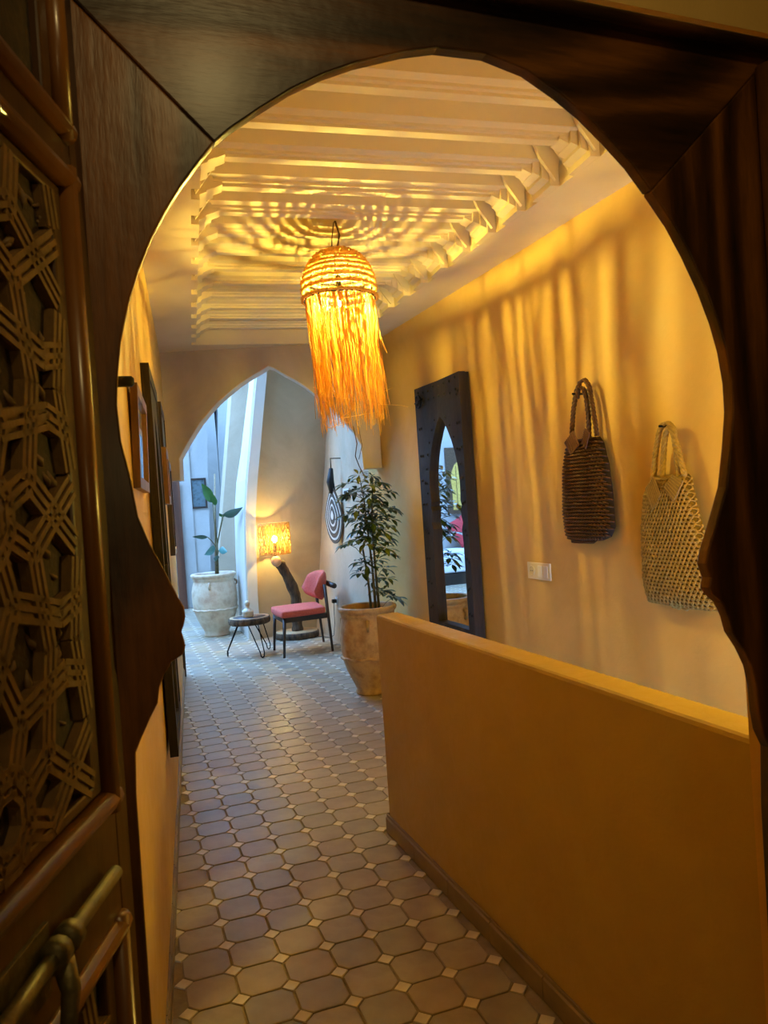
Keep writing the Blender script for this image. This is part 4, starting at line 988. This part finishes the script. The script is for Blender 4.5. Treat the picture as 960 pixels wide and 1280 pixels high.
m.prism([(0.05, 0.05), (L / 2 - 0.2, 0.06)] + [(L / 2 - a, b) for a, b in hp[::-1]][1:] + [(L / 2, Hh - 0.05), (0.05, Hh - 0.05)], A + nl * 0.018, ul, V, nl * 0.012)
m.prism([(L - 0.05, 0.05), (L - 0.05, Hh - 0.05), (L / 2, Hh - 0.05)] + [(L / 2 + a, b) for a, b in hp], A + nl * 0.018, ul, V, nl * 0.012)
m.build('arched_board', 'mirror_wood', t)
wall_frame('framed_picture', 'dark framed picture high on the left wall near the plaster arch', 'picture', 5.25, 6.0, 1.97, 2.28, 0.02, 0.04, 'dark_wood', 'painting', 'canvas')
wall_frame('wooden_panel', 'deep mid-brown box frame on the left wall beyond the tall mirror', 'picture', 4.85, 5.25, 1.59, 1.94, 0.045, 0.05, 'light_wood', 'carved_brown', 'backing')
wall_frame('dark_panel', 'dark framed panel at the far end of the left wall', 'picture', 5.85, 6.4, 1.22, 1.93, 0.035, 0.05, 'dark_wood', 'carved_brown', 'backing')
pg = thing('wall_peg', 'black round peg on the left wall just inside the doorway', 'hook', LW(1.9, 1.83))
MB().tube([LW(1.9, 1.83, -0.005), LW(1.9, 1.83, 0.05), LW(1.9, 1.83, 0.056)], [0.013, 0.013, 0.008], 14).build('peg', 'black', pg)
MB().box((lx(7.4) + 0.005, 7.41, 0.17), (0.035, 0.06, 0.34)).build('trim_1', 'dark_wood', kind='structure')

# ------------------------------------------------------------------ daylit court: bench, cushions, pictures, standing mirror
bn = thing('built_in_bench', 'long low white upholstered bench on a dark wooden base, seen in the arched mirror', 'bench', (-1.3, 12.5, 0))
MB().box((-1.30, 12.50, 0.10), (2.2, 0.80, 0.20)).build('base', 'dark_wood', bn)
m = MB(); m.box((-1.30, 12.50, 0.36), (2.18, 0.79, 0.30)); m.build('mattress', 'white_fab', bn, bevel=0.03)
m = MB(); m.box((-1.30, 12.53, 0.555), (2.18, 0.74, 0.08)); m.build('cushion', 'white_fab', bn, bevel=0.03)
def cushion(label, c, s):
    m = MB(); vs = []; n = 12; c = Vector(c)
    for sg in (1, -1):
        for j in range(n + 1):
            for i in range(n + 1):
                u = i / n * 2 - 1; v = j / n * 2 - 1; th_ = 0.07 * ((1 - u ** 4) * (1 - v ** 4)) ** 0.5 + 0.003
                k = 1 - 0.06 * (1 - abs(u)) * abs(v) - 0.0
                vs.append(c + Vector((u * s, -sg * th_ + 0.10 * v, v * s * k)))
    w = n + 1; K = w * w; fs = []
    for j in range(n):
        for i in range(n):
            a = j * w + i; fs += [(a, a + 1, a + w + 1, a + w), (K + a, K + a + w, K + a + w + 1, K + a + 1)]
    for i in range(n): fs += [(i, K + i, K + i + 1, i + 1), (n * w + i, n * w + i + 1, K + n * w + i + 1, K + n * w + i), (i * w, (i + 1) * w, K + (i + 1) * w, K + i * w), (i * w + n, K + i * w + n, K + (i + 1) * w + n, (i + 1) * w + n)]
    m.add(vs, fs, True)
    R = Matrix.Rotation(math.radians(28), 4, 'Y'); m.v = [tuple(c + (R @ (Vector(v) - c))) for v in m.v]
    return tag(m.build('cushion', 'red_fab'), label, 'cushion')
cushion('red square cushion leaning on the white bench, seen in the arched mirror', (-1.71, 12.70, 0.925), 0.24)
pc = thing('gilded_panel', 'brown carved panel with a gilded pointed arch, seen in the arched mirror', 'picture', (-1.82, 12.94, 1.22), 'pictures on the court wall')
MB().box((-1.82, 12.928, 1.85), (0.58, 0.04, 1.25)).build('board', 'carved_brown', pc)
ga = [(-0.19, -0.5), (0.19, -0.5), (0.19, -0.1), (0.21, 0.05), (0.19, 0.2), (0.12, 0.34), (0, 0.45), (-0.12, 0.34), (-0.19, 0.2), (-0.21, 0.05), (-0.19, -0.1)]
g = MB().prism(ga, (-1.82, 12.906, 1.80), X, Z, (0, -0.010, 0)).build('gilded_arch', 'gold', pc)
m = MB()
for z in (1.45, 1.7, 1.95): m.box((-2.62, 12.893, z), (0.36, 0.006, 0.012))
for x in (-0.1, 0, 0.1): m.box((-1.82 + x, 12.893, 1.72), (0.012, 0.006, 0.8))
m.build('tracery', 'carved_brown', g)
def pic(label, x0, x1, z0, z1, y):
    t = thing('framed_painting', label, 'picture', ((x0 + x1) / 2, y, z0), 'pictures on the court wall')
    m = MB(); f = 0.03; m.ringprism([(x0, z0), (x1, z0), (x1, z1), (x0, z1)], [(x0 + f, z0 + f), (x1 - f, z0 + f), (x1 - f, z1 - f), (x0 + f, z1 - f)], (0, y, 0), X, Z, (0, -0.03, 0)); m.build('frame', 'dark_wood', t)
    MB().box(((x0 + x1) / 2, y - 0.008, (z0 + z1) / 2), (x1 - x0 - 2 * f, 0.014, z1 - z0 - 2 * f)).build('canvas', 'painting', t)
pic('dark framed painting on the far white wall behind the broad-leaved plant', 1.435, 1.70, 1.63, 2.135, 12.95)
pic('narrow dark framed picture beside the gilded panel, seen in the arched mirror', -1.30, -0.98, 1.72, 2.24, 12.95)
dm_ = thing('standing_mirror', 'tall reddish-brown framed mirror standing against the far white wall', 'mirror', (0.9, 12.8, 0))
m = MB(); m.ringprism([(0.55, 0), (1.257, 0), (1.257, 2.1), (0.55, 2.1)], [(0.68, 0.12), (1.13, 0.12), (1.13, 1.95), (0.68, 1.95)], (0, 12.86, 0), X, Z, (0, -0.06, 0)); m.build('frame', 'red_wood', dm_)
MB().box((0.905, 12.85, 1.03), (0.46, 0.02, 1.84)).build('glass', 'mirror', dm_)
for o in (pend, mir, pl_, bag1, bag2): rescale(o)
